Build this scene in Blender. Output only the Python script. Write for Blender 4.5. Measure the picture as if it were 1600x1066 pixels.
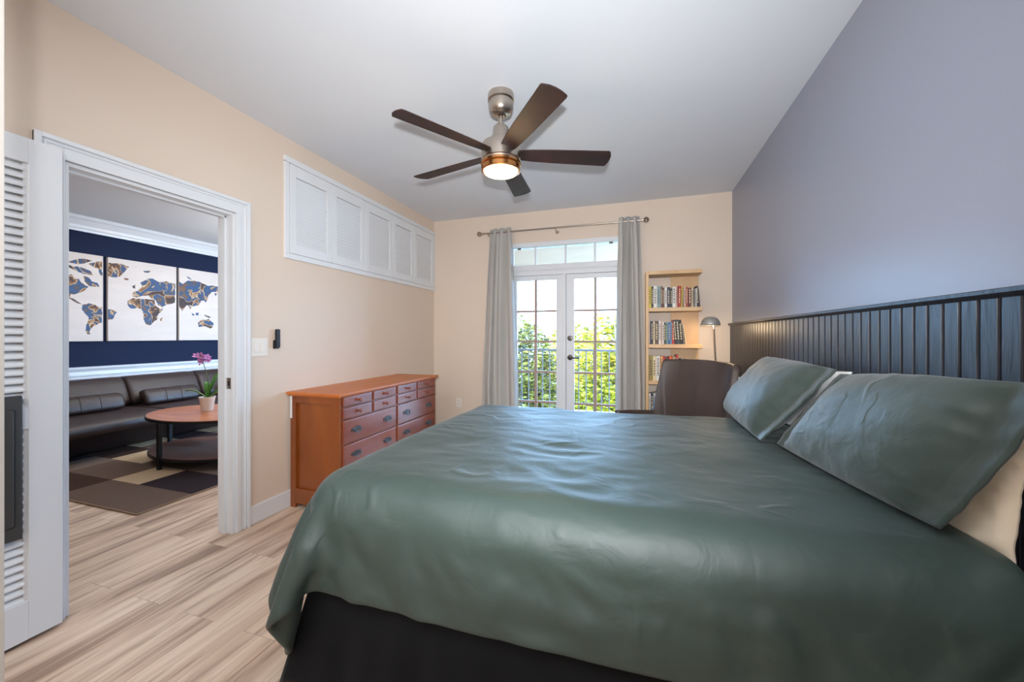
import bpy, bmesh, math, random
from mathutils import Vector, Matrix, noise
for o in list(bpy.data.objects): bpy.data.objects.remove(o)
scene = bpy.context.scene
COL = scene.collection
PI = math.pi

def lin(r, g, b):
    f = lambda v: v/12.92 if v <= .04045 else ((v+.055)/1.055)**2.4
    return (f(r/255), f(g/255), f(b/255), 1.0)

# ------------------------------------------------------------------ camera
TH = math.atan(190/598)
cam_data = bpy.data.cameras.new('camera')
cam_data.sensor_width = 36.0
cam_data.lens = 598/1600*36
cam_data.shift_y = -8/1600
cam_data.clip_start = .02
cam_data.clip_end = 300
cam = bpy.data.objects.new('camera', cam_data)
COL.objects.link(cam)
cam.location = (0, 0, 1.27)
cam.rotation_euler = (PI/2, 0, TH)
scene.camera = cam

# ------------------------------------------------------------------ world, sun, lights, exposure
scene.view_settings.view_transform = 'Standard'
scene.view_settings.look = 'None'
scene.view_settings.gamma = 1
scene.view_settings.exposure = 0.50
world = bpy.data.worlds.new('world'); scene.world = world
world.use_nodes = True
wn = world.node_tree.nodes; wl = world.node_tree.links
bg = wn['Background']
bg.inputs[0].default_value = (.31, .61, 1.0, 1)
bg.inputs[1].default_value = 17.0

def light(name, kind, loc, energy, color=(1, 1, 1), rot=None, target=None, **kw):
    d = bpy.data.lights.new(name, kind); d.energy = energy; d.color = color
    for k, v in kw.items(): setattr(d, k, v)
    o = bpy.data.objects.new(name, d); COL.objects.link(o); o.location = loc
    if target is not None:
        o.rotation_euler = (Vector(target)-Vector(loc)).to_track_quat('-Z', 'Y').to_euler()
    elif rot: o.rotation_euler = rot
    return o
light('sun', 'SUN', (0, -5, 20), 7.0, (1, .95, .84), rot=(math.radians(48), 0, math.radians(-25)), angle=.01)
pt = light('door_daylight_portal', 'AREA', (-.77, 4.62, 1.2), 1, rot=(-PI/2, 0, 0), shape='RECTANGLE', size=1.34, size_y=2.4); pt.data.cycles.is_portal = True
light('photographer_flash', 'SPOT', (.04, -.14, 1.40), 255, (.93, .965, 1.0), target=(-1.05, 3.6, 2.3), spot_size=math.radians(114), spot_blend=1.0, shadow_soft_size=.035)
light('ceiling_fill_near_entry', 'AREA', (-.8, -.5, 2.70), 36, (.92, .96, 1), rot=(0, 0, 0), shape='RECTANGLE', size=2.4, size_y=1.0)  # added ambient fill overhead behind the camera, not a known fixture
light('bedroom_bounce', 'AREA', (-.75, 2.2, .95), 0.001, (1, 1, 1), rot=(PI, 0, 0), size=.5)
light('living_room_overhead_fill', 'AREA', (-4.6, 2.6, 2.68), 24, (1, .98, .95), rot=(0, 0, 0), shape='RECTANGLE', size=2.4, size_y=3.0)  # added soft overhead fill for the living room, no fixture known there
light('living_room_point_fill', 'POINT', (-4.4, 4.3, 1.9), 40, (1, .97, .94), shadow_soft_size=.2)  # added unseen point fill to brighten the living room ceiling and walls
light('living_room_cool_fill', 'AREA', (-4.4, 6.4, 1.5), 22, (.88, .94, 1.0), rot=(-PI/2, 0, 0), shape='RECTANGLE', size=2.4, size_y=2.0)  # added cool fill in front of the solid end wall, no window there
for o in list(bpy.data.objects):
    if o.name == 'bedroom_bounce': bpy.data.objects.remove(o)

# ------------------------------------------------------------------ materials
def new_mat(name):
    m = bpy.data.materials.new(name); m.use_nodes = True
    return m, m.node_tree.nodes, m.node_tree.links, m.node_tree.nodes['Principled BSDF']

def mat(name, rgb, rough=.5, metal=0, bump=0, bscale=50, var=0, vscale=4, stretch=(1, 1, 1), spec=.5, **kw):
    m, n, l, b = new_mat(name)
    c = lin(*rgb)
    b.inputs['Base Color'].default_value = c
    b.inputs['Roughness'].default_value = rough
    b.inputs['Metallic'].default_value = metal
    b.inputs['Specular IOR Level'].default_value = spec
    for k, v in kw.items(): b.inputs[k].default_value = v
    if bump or var:
        tc = n.new('ShaderNodeTexCoord'); mp = n.new('ShaderNodeMapping'); mp.inputs['Scale'].default_value = stretch
        l.new(tc.outputs['Object'], mp.inputs[0])
    if var:
        t = n.new('ShaderNodeTexNoise'); t.inputs['Scale'].default_value = vscale; t.inputs['Detail'].default_value = 5
        l.new(mp.outputs[0], t.inputs[0])
        r = n.new('ShaderNodeValToRGB'); r.color_ramp.elements[0].position = .3; r.color_ramp.elements[1].position = .7
        r.color_ramp.elements[0].color = tuple(x*(1-var) for x in c[:3])+(1,)
        r.color_ramp.elements[1].color = tuple(min(1, x*(1+var)) for x in c[:3])+(1,)
        l.new(t.outputs['Fac'], r.inputs[0]); l.new(r.outputs[0], b.inputs['Base Color'])
    if bump:
        t2 = n.new('ShaderNodeTexNoise'); t2.inputs['Scale'].default_value = bscale; t2.inputs['Detail'].default_value = 4
        l.new(mp.outputs[0], t2.inputs[0])
        bp = n.new('ShaderNodeBump'); bp.inputs['Strength'].default_value = bump; bp.inputs['Distance'].default_value = .01
        l.new(t2.outputs['Fac'], bp.inputs['Height']); l.new(bp.outputs[0], b.inputs['Normal'])
    return m

def wood(name, dark, lite, rough=.35, scale=6, stretch=(1, 1, 8), coat=0):
    m, n, l, b = new_mat(name)
    tc = n.new('ShaderNodeTexCoord'); mp = n.new('ShaderNodeMapping')
    mp.inputs['Scale'].default_value = stretch
    l.new(tc.outputs['Object'], mp.inputs[0])
    t = n.new('ShaderNodeTexNoise'); t.inputs['Scale'].default_value = scale; t.inputs['Detail'].default_value = 8; t.inputs['Distortion'].default_value = .6
    l.new(mp.outputs[0], t.inputs[0])
    r = n.new('ShaderNodeValToRGB')
    r.color_ramp.elements[0].position = .32; r.color_ramp.elements[1].position = .68
    r.color_ramp.elements[0].color = lin(*dark); r.color_ramp.elements[1].color = lin(*lite)
    l.new(t.outputs['Fac'], r.inputs[0]); l.new(r.outputs[0], b.inputs['Base Color'])
    b.inputs['Roughness'].default_value = rough; b.inputs['Coat Weight'].default_value = coat
    b.inputs['Coat Roughness'].default_value = .2
    return m

def floor_mat():
    m, n, l, b = new_mat('light_oak_planks')
    tc = n.new('ShaderNodeTexCoord'); mp = n.new('ShaderNodeMapping')
    mp.inputs['Rotation'].default_value = (0, 0, PI/2)
    l.new(tc.outputs['Object'], mp.inputs[0])
    br = n.new('ShaderNodeTexBrick')
    for k, v in {'Scale': 1, 'Brick Width': 1.22, 'Row Height': .178, 'Mortar Size': .0012, 'Mortar Smooth': .1, 'Bias': 0}.items(): br.inputs[k].default_value = v
    br.offset = .37
    br.inputs['Color1'].default_value = (0, 0, 0, 1); br.inputs['Color2'].default_value = (1, 1, 1, 1); br.inputs['Mortar'].default_value = (.5, .5, .5, 1)
    l.new(mp.outputs[0], br.inputs['Vector'])
    # every plank shifts the grain so that neighbours differ
    sc = n.new('ShaderNodeVectorMath'); sc.operation = 'SCALE'; sc.inputs['Scale'].default_value = 7.3
    l.new(br.outputs['Color'], sc.inputs[0])
    ad = n.new('ShaderNodeVectorMath'); ad.operation = 'ADD'
    l.new(tc.outputs['Object'], ad.inputs[0]); l.new(sc.outputs[0], ad.inputs[1])
    m1 = n.new('ShaderNodeMapping'); m1.inputs['Scale'].default_value = (9, .9, 1); l.new(ad.outputs[0], m1.inputs[0])
    t1 = n.new('ShaderNodeTexNoise'); t1.inputs['Scale'].default_value = 1.2; t1.inputs['Detail'].default_value = 6; t1.inputs['Distortion'].default_value = .8
    l.new(m1.outputs[0], t1.inputs[0])
    r1 = n.new('ShaderNodeValToRGB'); e = r1.color_ramp.elements
    e[0].position = .32; e[0].color = lin(156, 128, 110)
    e[1].position = .60; e[1].color = lin(222, 198, 176)
    x = e.new(.45); x.color = lin(202, 174, 152)
    l.new(t1.outputs['Fac'], r1.inputs[0])
    m2 = n.new('ShaderNodeMapping'); m2.inputs['Scale'].default_value = (55, 2.6, 1); l.new(ad.outputs[0], m2.inputs[0])
    t2 = n.new('ShaderNodeTexNoise'); t2.inputs['Scale'].default_value = 1; t2.inputs['Detail'].default_value = 4; t2.inputs['Distortion'].default_value = .4
    l.new(m2.outputs[0], t2.inputs[0])
    r2 = n.new('ShaderNodeValToRGB'); r2.color_ramp.elements[0].position = .30; r2.color_ramp.elements[1].position = .46
    r2.color_ramp.elements[0].color = (.48, .41, .36, 1); r2.color_ramp.elements[1].color = (1, 1, 1, 1)
    l.new(t2.outputs['Fac'], r2.inputs[0])
    mx = n.new('ShaderNodeMix'); mx.data_type = 'RGBA'; mx.blend_type = 'MULTIPLY'; mx.inputs[0].default_value = .75
    l.new(r1.outputs[0], mx.inputs[6]); l.new(r2.outputs[0], mx.inputs[7])
    mx2 = n.new('ShaderNodeMix'); mx2.data_type = 'RGBA'; mx2.blend_type = 'MULTIPLY'
    mul = n.new('ShaderNodeMath'); mul.operation = 'MULTIPLY'; mul.inputs[1].default_value = .45
    l.new(br.outputs['Fac'], mul.inputs[0]); l.new(mul.outputs[0], mx2.inputs[0])
    l.new(mx.outputs[2], mx2.inputs[6]); mx2.inputs[7].default_value = (.2, .15, .1, 1)
    l.new(mx2.outputs[2], b.inputs['Base Color'])
    b.inputs['Roughness'].default_value = .42
    bp = n.new('ShaderNodeBump'); bp.inputs['Strength'].default_value = .12; bp.inputs['Distance'].default_value = .004
    l.new(t2.outputs['Fac'], bp.inputs['Height']); l.new(bp.outputs[0], b.inputs['Normal'])
    return m

def glass_mat(name, tint=(1, 1, 1), strength=.12):
    m = bpy.data.materials.new(name); m.use_nodes = True
    n = m.node_tree.nodes; l = m.node_tree.links
    n.remove(n['Principled BSDF'])
    tr = n.new('ShaderNodeBsdfTransparent'); tr.inputs[0].default_value = (*tint, 1)
    gl = n.new('ShaderNodeBsdfGlossy'); gl.inputs['Roughness'].default_value = .02
    fr = n.new('ShaderNodeFresnel'); fr.inputs[0].default_value = 1.35
    mx = n.new('ShaderNodeMixShader')
    l.new(fr.outputs[0], mx.inputs[0]); l.new(tr.outputs[0], mx.inputs[1]); l.new(gl.outputs[0], mx.inputs[2])
    l.new(mx.outputs[0], n['Material Output'].inputs[0])
    return m

def emit(name, rgb, s):
    m, n, l, b = new_mat(name)
    b.inputs['Base Color'].default_value = (*rgb, 1)
    b.inputs['Emission Color'].default_value = (*rgb, 1); b.inputs['Emission Strength'].default_value = s
    return m

def fabric(name, rgb, rough=.8, sheen=.3, bump=.15, bscale=900, var=.03, spec=.3, **kw):
    return mat(name, rgb, rough, bump=bump, bscale=bscale, var=var, vscale=3, spec=spec, **{'Sheen Weight': sheen, **kw})

M = {}
M['beige'] = mat('beige_wall_paint', (226, 208, 191), .55, bump=.05, bscale=160)
M['slate'] = mat('slate_wall_paint', (154, 158, 174), .38, bump=.05, bscale=160)
M['ceil'] = mat('white_ceiling_paint', (222, 226, 232), .7, bump=.05, bscale=120)
M['navy'] = mat('navy_wall_paint', (18, 29, 58), .75, spec=.25, bump=.04, bscale=160)
M['white'] = mat('white_trim_paint', (228, 230, 233), .3)
M['frame'] = mat('white_door_paint', (226, 228, 232), .35)
M['floor'] = floor_mat()
M['taupe'] = mat('taupe_muntin', (168, 142, 130), .5)
M['glass'] = glass_mat('window_glass')
M['steel'] = mat('brushed_nickel', (188, 176, 164), .28, 1.0, bump=.05, bscale=300, stretch=(1, 1, 8))
M['darksteel'] = mat('dark_pewter', (96, 92, 90), .35, .9)
M['blade'] = wood('espresso_wood', (30, 12, 9), (52, 22, 17), .6, 10, (1, 1, 1))
M['lamp_glow'] = emit('lamp_glow', (1, .80, .50), 14)
M['shade'] = mat('satin_nickel_shade', (186, 182, 176), .42, .55)
M['copper'] = mat('copper_ring', (200, 140, 86), .25, 1.0)
M['duvet'] = fabric('green_cotton', (49, 67, 62), .54, .08, .08, 1200, .03, .85)
M['duvet'].node_tree.nodes['Principled BSDF'].inputs['Sheen Roughness'].default_value = .4
M['sham'] = fabric('green_cotton_sham', (52, 66, 62), .5, .25, .08, 1200, .03, .5)
def wrinkle(m, strength=.35, scale=1.0):
    '''fine crumpled creases of washed cotton, added before the weave bump'''
    n = m.node_tree.nodes; l = m.node_tree.links; b = n['Principled BSDF']
    tc = n.new('ShaderNodeTexCoord')
    w = n.new('ShaderNodeTexNoise'); w.inputs['Scale'].default_value = 2.2*scale; w.inputs['Detail'].default_value = 2
    l.new(tc.outputs['Object'], w.inputs[0])
    s = n.new('ShaderNodeVectorMath'); s.operation = 'SCALE'; s.inputs['Scale'].default_value = .30
    l.new(w.outputs['Color'], s.inputs[0])
    a = n.new('ShaderNodeVectorMath'); a.operation = 'ADD'; l.new(tc.outputs['Object'], a.inputs[0]); l.new(s.outputs[0], a.inputs[1])
    v = n.new('ShaderNodeTexNoise'); v.inputs['Scale'].default_value = 2.6*scale; v.inputs['Detail'].default_value = 2.5; v.inputs['Roughness'].default_value = .55
    l.new(a.outputs[0], v.inputs['Vector'])
    q = n.new('ShaderNodeMath'); q.operation = 'SUBTRACT'; q.inputs[1].default_value = .5; l.new(v.outputs['Fac'], q.inputs[0])
    q2 = n.new('ShaderNodeMath'); q2.operation = 'ABSOLUTE'; l.new(q.outputs[0], q2.inputs[0])
    r = n.new('ShaderNodeMapRange'); r.inputs[1].default_value = 0; r.inputs[2].default_value = .05; r.inputs[3].default_value = 1; r.inputs[4].default_value = 0; r.interpolation_type = 'SMOOTHERSTEP'
    l.new(q2.outputs[0], r.inputs[0])
    k = n.new('ShaderNodeTexNoise'); k.inputs['Scale'].default_value = 3.1*scale; l.new(tc.outputs['Object'], k.inputs[0])
    kr = n.new('ShaderNodeMapRange'); kr.inputs[1].default_value = .48; kr.inputs[2].default_value = .75; l.new(k.outputs['Fac'], kr.inputs[0])
    mu = n.new('ShaderNodeMath'); mu.operation = 'MULTIPLY'; l.new(r.outputs[0], mu.inputs[0]); l.new(kr.outputs[0], mu.inputs[1])
    f = n.new('ShaderNodeTexNoise'); f.inputs['Scale'].default_value = 9*scale; f.inputs['Detail'].default_value = 5; f.inputs['Distortion'].default_value = 1.5
    l.new(tc.outputs['Object'], f.inputs[0])
    ad = n.new('ShaderNodeMath'); ad.operation = 'MULTIPLY_ADD'; ad.inputs[1].default_value = .55; l.new(f.outputs['Fac'], ad.inputs[0]); l.new(mu.outputs[0], ad.inputs[2])
    bp = n.new('ShaderNodeBump'); bp.inputs['Strength'].default_value = strength; bp.inputs['Distance'].default_value = .012
    l.new(ad.outputs[0], bp.inputs['Height'])
    old = b.inputs['Normal'].links[0].from_node
    l.new(bp.outputs[0], old.inputs['Normal'])
wrinkle(M['duvet'], .38); wrinkle(M['sham'], .34, 1.4)
M['black_cloth'] = fabric('black_cloth', (11, 13, 17), .9, .05, .1, 700)
M['cream_cloth'] = fabric('cream_cotton', (240, 224, 200), .8, .2, .12, 700)
M['white_cloth'] = fabric('white_cotton', (230, 230, 228), .8, .2, .12, 700)
M['curtain'] = fabric('grey_curtain', (190, 186, 181), .75, .2, .12, 700, **{'Transmission Weight': 0})
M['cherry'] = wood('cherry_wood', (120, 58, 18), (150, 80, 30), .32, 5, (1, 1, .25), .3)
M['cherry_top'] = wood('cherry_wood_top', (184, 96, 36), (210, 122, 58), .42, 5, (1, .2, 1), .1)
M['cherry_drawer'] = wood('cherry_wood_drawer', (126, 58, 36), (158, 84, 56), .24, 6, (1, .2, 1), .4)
M['birch'] = wood('birch_wood', (206, 164, 116), (226, 188, 142), .45, 5, (1, 1, .3))
M['leather'] = mat('brown_leather', (50, 36, 34), .38, bump=.25, bscale=120, var=.18, vscale=3)
M['chair_leather'] = mat('espresso_leather', (78, 65, 60), .42, bump=.2, bscale=140, var=.15, vscale=4)
M['black'] = mat('black_plastic', (26, 26, 28), .4)
M['charcoal'] = mat('charcoal_plastic', (62, 61, 60), .5)
M['black_metal'] = mat('black_metal', (24, 25, 28), .45, .3)
M['walnut'] = wood('orange_walnut', (172, 100, 62), (206, 130, 88), .3, 5, (.4, 2.4, 1), .2)
M['walnut_dark'] = wood('brown_walnut', (90, 56, 46), (118, 76, 60), .35, 5, (.4, 2.4, 1))
M['pot'] = mat('white_ceramic', (222, 219, 212), .3)
M['leaf'] = mat('orchid_leaf', (70, 128, 44), .35, var=.2, vscale=20)
M['petal'] = mat('orchid_petal', (208, 140, 206), .5, var=.3, vscale=60)
M['stem'] = mat('orchid_stem', (92, 104, 52), .5)
M['plate'] = mat('ivory_plastic', (236, 228, 218), .35)
M['pages'] = mat('paper_pages', (226, 218, 200), .9)
def board_mat():
    m, n, l, b = new_mat('black_stained_boards')
    tc = n.new('ShaderNodeTexCoord'); mp = n.new('ShaderNodeMapping'); mp.inputs['Scale'].default_value = (14, 14, 1.6)
    l.new(tc.outputs['Object'], mp.inputs[0])
    t = n.new('ShaderNodeTexNoise'); t.inputs['Scale'].default_value = 2.2; t.inputs['Detail'].default_value = 7; t.inputs['Distortion'].default_value = 1.2
    l.new(mp.outputs[0], t.inputs[0])
    r = n.new('ShaderNodeValToRGB'); e = r.color_ramp.elements
    e[0].position = .3; e[0].color = lin(26, 27, 31); e[1].position = .72; e[1].color = lin(50, 52, 62)
    l.new(t.outputs['Fac'], r.inputs[0]); l.new(r.outputs[0], b.inputs['Base Color'])
    b.inputs['Roughness'].default_value = .38
    bp = n.new('ShaderNodeBump'); bp.inputs['Strength'].default_value = .35; bp.inputs['Distance'].default_value = .006
    l.new(t.outputs['Fac'], bp.inputs['Height']); l.new(bp.outputs[0], b.inputs['Normal'])
    return m
M['boards'] = board_mat()

def map_mat():
    m, n, l, b = new_mat('watercolour_land')
    tc = n.new('ShaderNodeTexCoord')
    t = n.new('ShaderNodeTexNoise'); t.inputs['Scale'].default_value = 5.0; t.inputs['Detail'].default_value = 12; t.inputs['Distortion'].default_value = 1.4
    l.new(tc.outputs['Object'], t.inputs[0])
    r = n.new('ShaderNodeValToRGB'); e = r.color_ramp.elements
    e[0].position = .30; e[0].color = lin(30, 30, 38); e[1].position = .74; e[1].color = lin(56, 48, 44)
    for p, c in ((.40, (72, 48, 36)), (.455, (160, 112, 66)), (.475, (214, 190, 160)), (.49, (58, 64, 74)), (.55, (44, 80, 128)), (.60, (62, 70, 84)), (.65, (120, 84, 56))):
        x = e.new(p); x.color = lin(*c)
    l.new(t.outputs['Fac'], r.inputs[0]); l.new(r.outputs[0], b.inputs['Base Color'])
    b.inputs['Roughness'].default_value = .6
    return m
M['land'] = map_mat()
M['canvas'] = mat('canvas_print', (216, 203, 194), .7, var=.04, vscale=3, stretch=(1, 1, 3))
def rugm(name, rgb): return mat(name, rgb, .95, bump=.6, bscale=260, var=.22, vscale=160, spec=.1)
M['rug_brown'] = rugm('rug_taupe_pile', (106, 88, 79)); M['rug_dark'] = rugm('rug_dark_pile', (52, 43, 48))
M['rug_beige'] = rugm('rug_beige_pile', (190, 166, 138)); M['rug_grey'] = rugm('rug_grey_pile', (122, 106, 98)); M['rug_choc'] = rugm('rug_choc_pile', (72, 54, 47))

# ------------------------------------------------------------------ mesh builder
class MB:
    def __init__(s): s.bm = bmesh.new(); s.mi = 0; s.done = s.bm.faces.layers.int.new('done')
    def _new(s, n0):
        for f in s.bm.faces:
            if f[s.done] == 0: f[s.done] = 1; f.material_index = s.mi
    def box(s, x0, x1, y0, y1, z0, z1, bev=0, seg=2, mat4=None):
        n0 = len(s.bm.faces)
        c = Matrix.Translation(((x0+x1)/2, (y0+y1)/2, (z0+z1)/2)) @ Matrix.Diagonal((abs(x1-x0), abs(y1-y0), abs(z1-z0), 1))
        if mat4 is not None: c = mat4 @ c
        r = bmesh.ops.create_cube(s.bm, size=1, matrix=c)
        if bev:
            ed = list({e for v in r['verts'] for e in v.link_edges})
            bmesh.ops.bevel(s.bm, geom=ed, offset=bev, segments=seg, affect='EDGES', profile=.5)
        s._new(n0)
        return s
    def tube(s, pts, r, seg=10, closed=False, caps=True):
        n0 = len(s.bm.faces)
        pts = [Vector(p) for p in pts]; N = len(pts); rings = []
        rr = r if isinstance(r, (list, tuple)) else [r]*N
        up = None
        for i, p in enumerate(pts):
            a = pts[(i-1) % N] if (closed or i > 0) else p
            b = pts[(i+1) % N] if (closed or i < N-1) else p
            d = (b-a).normalized()
            if up is None or abs(up.dot(d)) > .98:
                up = Vector((0, 0, 1)) if abs(d.z) < .9 else Vector((1, 0, 0))
            x = up.cross(d).normalized(); y = d.cross(x).normalized(); up = y
            rings.append([s.bm.verts.new(p + x*math.cos(2*PI*k/seg)*rr[i] + y*math.sin(2*PI*k/seg)*rr[i]) for k in range(seg)])
        for i in range(N if closed else N-1):
            A, B = rings[i], rings[(i+1) % N]
            for k in range(seg): s.bm.faces.new((A[k], A[(k+1) % seg], B[(k+1) % seg], B[k]))
        if caps and not closed:
            s.bm.faces.new(rings[0][::-1]); s.bm.faces.new(rings[-1])
        s._new(n0); return s
    def lathe(s, prof, cx=0, cy=0, seg=32, mat4=None, sx=1, sy=1):
        n0 = len(s.bm.faces); rings = []
        for r, z in prof:
            if r < 1e-6:
                v = Vector((cx, cy, z)); v = mat4 @ v if mat4 is not None else v
                rings.append([s.bm.verts.new(v)])
            else:
                ring = []
                for k in range(seg):
                    v = Vector((cx+r*sx*math.cos(2*PI*k/seg), cy+r*sy*math.sin(2*PI*k/seg), z))
                    if mat4 is not None: v = mat4 @ v
                    ring.append(s.bm.verts.new(v))
                rings.append(ring)
        for A, B in zip(rings, rings[1:]):
            for k in range(seg):
                a = A[k % len(A)]; b = A[(k+1) % len(A)]; c = B[(k+1) % len(B)]; d = B[k % len(B)]
                vs = []
                for v in (a, b, c, d):
                    if v not in vs: vs.append(v)
                if len(vs) > 2: s.bm.faces.new(vs)
        s._new(n0); return s
    def prism(s, pts, vec):
        """polygon (list of 3-D points) extruded by vec"""
        n0 = len(s.bm.faces); vec = Vector(vec)
        A = [s.bm.verts.new(Vector(p)) for p in pts]; B = [s.bm.verts.new(Vector(p)+vec) for p in pts]
        s.bm.faces.new(A[::-1]); s.bm.faces.new(B)
        for i in range(len(A)): s.bm.faces.new((A[i], A[(i+1) % len(A)], B[(i+1) % len(A)], B[i]))
        s._new(n0); return s
    def poly(s, pts):
        n0 = len(s.bm.faces); s.bm.faces.new([s.bm.verts.new(Vector(p)) for p in pts]); s._new(n0); return s
    def sheet(s, fn, nu, nv, closed_u=False):
        n0 = len(s.bm.faces)
        g = [[s.bm.verts.new(Vector(fn(i/nu, j/nv))) for j in range(nv+1)] for i in range(nu+(0 if closed_u else 1))]
        for i in range(nu):
            for j in range(nv):
                a = g[i]; b = g[(i+1) % len(g)]
                s.bm.faces.new((a[j], b[j], b[j+1], a[j+1]))
        s._new(n0); return s
    def build(s, name, m, parent=None, smooth=False, bevel=0, solid=0, sub=0, auto=None, recalc=True):
        if recalc: bmesh.ops.recalc_face_normals(s.bm, faces=s.bm.faces)
        if parent is not None:
            s.bm.transform(wmat(parent).inverted())
        me = bpy.data.meshes.new(name); s.bm.to_mesh(me); s.bm.free()
        o = bpy.data.objects.new(name, me); COL.objects.link(o)
        for x in (m if isinstance(m, (list, tuple)) else [m]): me.materials.append(x)
        if parent is not None: o.parent = parent
        if solid:
            md = o.modifiers.new('solid', 'SOLIDIFY'); md.thickness = solid; md.offset = 0
        if bevel:
            md = o.modifiers.new('bevel', 'BEVEL'); md.width = bevel; md.segments = 3; md.limit_method = 'ANGLE'; md.angle_limit = math.radians(40)
        if sub:
            md = o.modifiers.new('sub', 'SUBSURF'); md.levels = sub; md.render_levels = sub
        if smooth or bevel:
            for p in me.polygons: p.use_smooth = True
            if auto is not None or (bevel and not smooth):
                try: me.set_sharp_from_angle(angle=auto or math.radians(35))
                except Exception: pass
        return o

def wmat(o):
    m = Matrix.LocRotScale(o.location, o.rotation_euler, o.scale)
    return wmat(o.parent) @ m if o.parent else m

def empty(name, loc, rz=0):
    o = bpy.data.objects.new(name, None); COL.objects.link(o)
    o.location = loc; o.rotation_euler = (0, 0, rz); o.empty_display_size = .1
    return o
def tag(o, label=None, cat=None, group=None, kind=None):
    if label: o['label'] = label
    if cat: o['category'] = cat
    if group: o['group'] = group
    if kind: o['kind'] = kind
    return o
def thing(name, label, cat, loc, rz=0, group=None): return tag(empty(name, loc, rz), label, cat, group)
def struct(o, label=None, cat=None): return tag(o, label, cat, kind='structure')
def copy_tree(o, parent=None):
    c = o.copy(); COL.objects.link(c)
    if parent is not None: c.parent = parent
    for ch in [x for x in bpy.data.objects if x.parent == o and x != c]: copy_tree(ch, c)
    return c

L, R, B, H = -2.45, .956, 4.39, 2.74     # left wall, right wall, back wall, ceiling
NEAR = -1.3
LX = -6.5                                 # navy wall of the living room
# ------------------------------------------------------------------ room shell
struct(MB().box(LX-.1, R+.1, NEAR-.1, 6.6, -.12, 0).build('floor', M['floor']), 'light oak plank floor running through bedroom and living room', 'floor')
struct(MB().box(LX-.1, R+.1, NEAR-.1, B+.2, H, H+.12).build('ceiling', M['ceil']), 'flat white bedroom ceiling carrying the fan', 'ceiling')
b = MB(); b.box(LX-.1, L-.12, B+.2, 6.6, H, H+.12); struct(b.build('ceiling_living', M['ceil']), 'white ceiling of the living room seen through the doorway', 'ceiling')
b = MB(); DY0, DY1, DZ = 1.03, 1.81, 2.06
b.box(L-.12, L, NEAR, DY0, 0, H); b.box(L-.12, L, DY1, B+.2, 0, H); b.box(L-.12, L, DY0, DY1, DZ, H)
struct(b.build('wall_left', M['beige']), 'beige wall with the doorway and the high louvered shutters', 'wall')
b = MB(); WX0, WX1, WZ = -1.44, -.10, 2.375
b.box(L, WX0, B, B+.2, 0, H); b.box(WX1, R, B, B+.2, 0, H); b.box(WX0, WX1, B, B+.2, WZ, H)
struct(b.build('wall_back', M['beige']), 'beige wall around the glazed balcony doors', 'wall')
struct(MB().box(R, R+.1, NEAR, B+.2, 0, H).build('wall_right', M['slate']), 'slate lavender wall above the black boards', 'wall')
struct(MB().box(LX-.1, R+.1, NEAR-.1, NEAR, 0, H).build('wall_near', M['beige']), 'beige wall behind the camera', 'wall')
struct(MB().box(LX-.1, LX, NEAR, 6.6, 0, H).build('wall_living', M['navy']), 'navy blue wall behind the sofa', 'wall')
struct(MB().box(LX, L-.12, 6.5, 6.6, 0, H).build('wall_living_end', M['navy']), 'navy end wall of the living room', 'wall')

# door casing of the doorway
b = MB(); w = .092
def casing(b, x, s, y0, y1, z1, w):
    for (a0, a1, t) in ((0, w, .012), (.0, .02, .024), (.028, .036, .018), (w-.03, w, .02)):
        o0, o1 = w-a1, w-a0
        # distances measured from the opening; a=0 is the outer edge
        b.box(x, x+s*t, y0-o1, y0-o0, 0, z1+o1, bev=.002)
        b.box(x, x+s*t, y1+o0, y1+o1, 0, z1+o1, bev=.002)
        b.box(x, x+s*t, y0-o0, y1+o0, z1+o0, z1+o1, bev=.002)
casing(b, L, 1, DY0, DY1, DZ, w); casing(b, L-.12, -1, DY0, DY1, DZ, w)
b.box(L-.125, L+.004, DY0-.001, DY0+.018, 0, DZ); b.box(L-.125, L+.004, DY1-.018, DY1+.001, 0, DZ); b.box(L-.125, L+.004, DY0+.018, DY1-.018, DZ-.018, DZ+.001)
b.box(L-.085, L-.05, DY1-.03, DY1-.018, 0, DZ-.018, bev=.001); b.box(L-.085, L-.05, DY0+.018, DY1-.018, DZ-.03, DZ-.018, bev=.001)
tr = struct(b.build('trim_1', M['white']), 'white moulded casing around the doorway', 'door trim')
b = MB(); b.box(L-.045, L-.008, DY1-.0205, DY1-.018, .93, 1.0); b.mi = 1; b.box(L-.035, L-.02, DY1-.0212, DY1-.0185, .95, .98)
b.build('strike_plate', [M['steel'], M['black']], tr)
# baseboards
def baseboard(name, x0, x1, y0, y1, lab):
    b = MB(); b.box(x0, x1, y0, y1, 0, .125, bev=.004); struct(b.build(name, M['white']), lab, 'baseboard')
baseboard('baseboard_left', L, L+.014, DY1+w+.001, B-.001, 'white baseboard between the doorway and the back corner')
baseboard('baseboard_left_near', L, L+.014, NEAR, DY0-w-.001, 'white baseboard behind the open louvered door')
baseboard('baseboard_back_left', L+.015, WX0-.05, B-.014, B, 'white baseboard under the wall outlet')
baseboard('baseboard_back_right', WX1+.05, R-.04, B-.014, B, 'white baseboard behind the bookcase')

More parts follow.
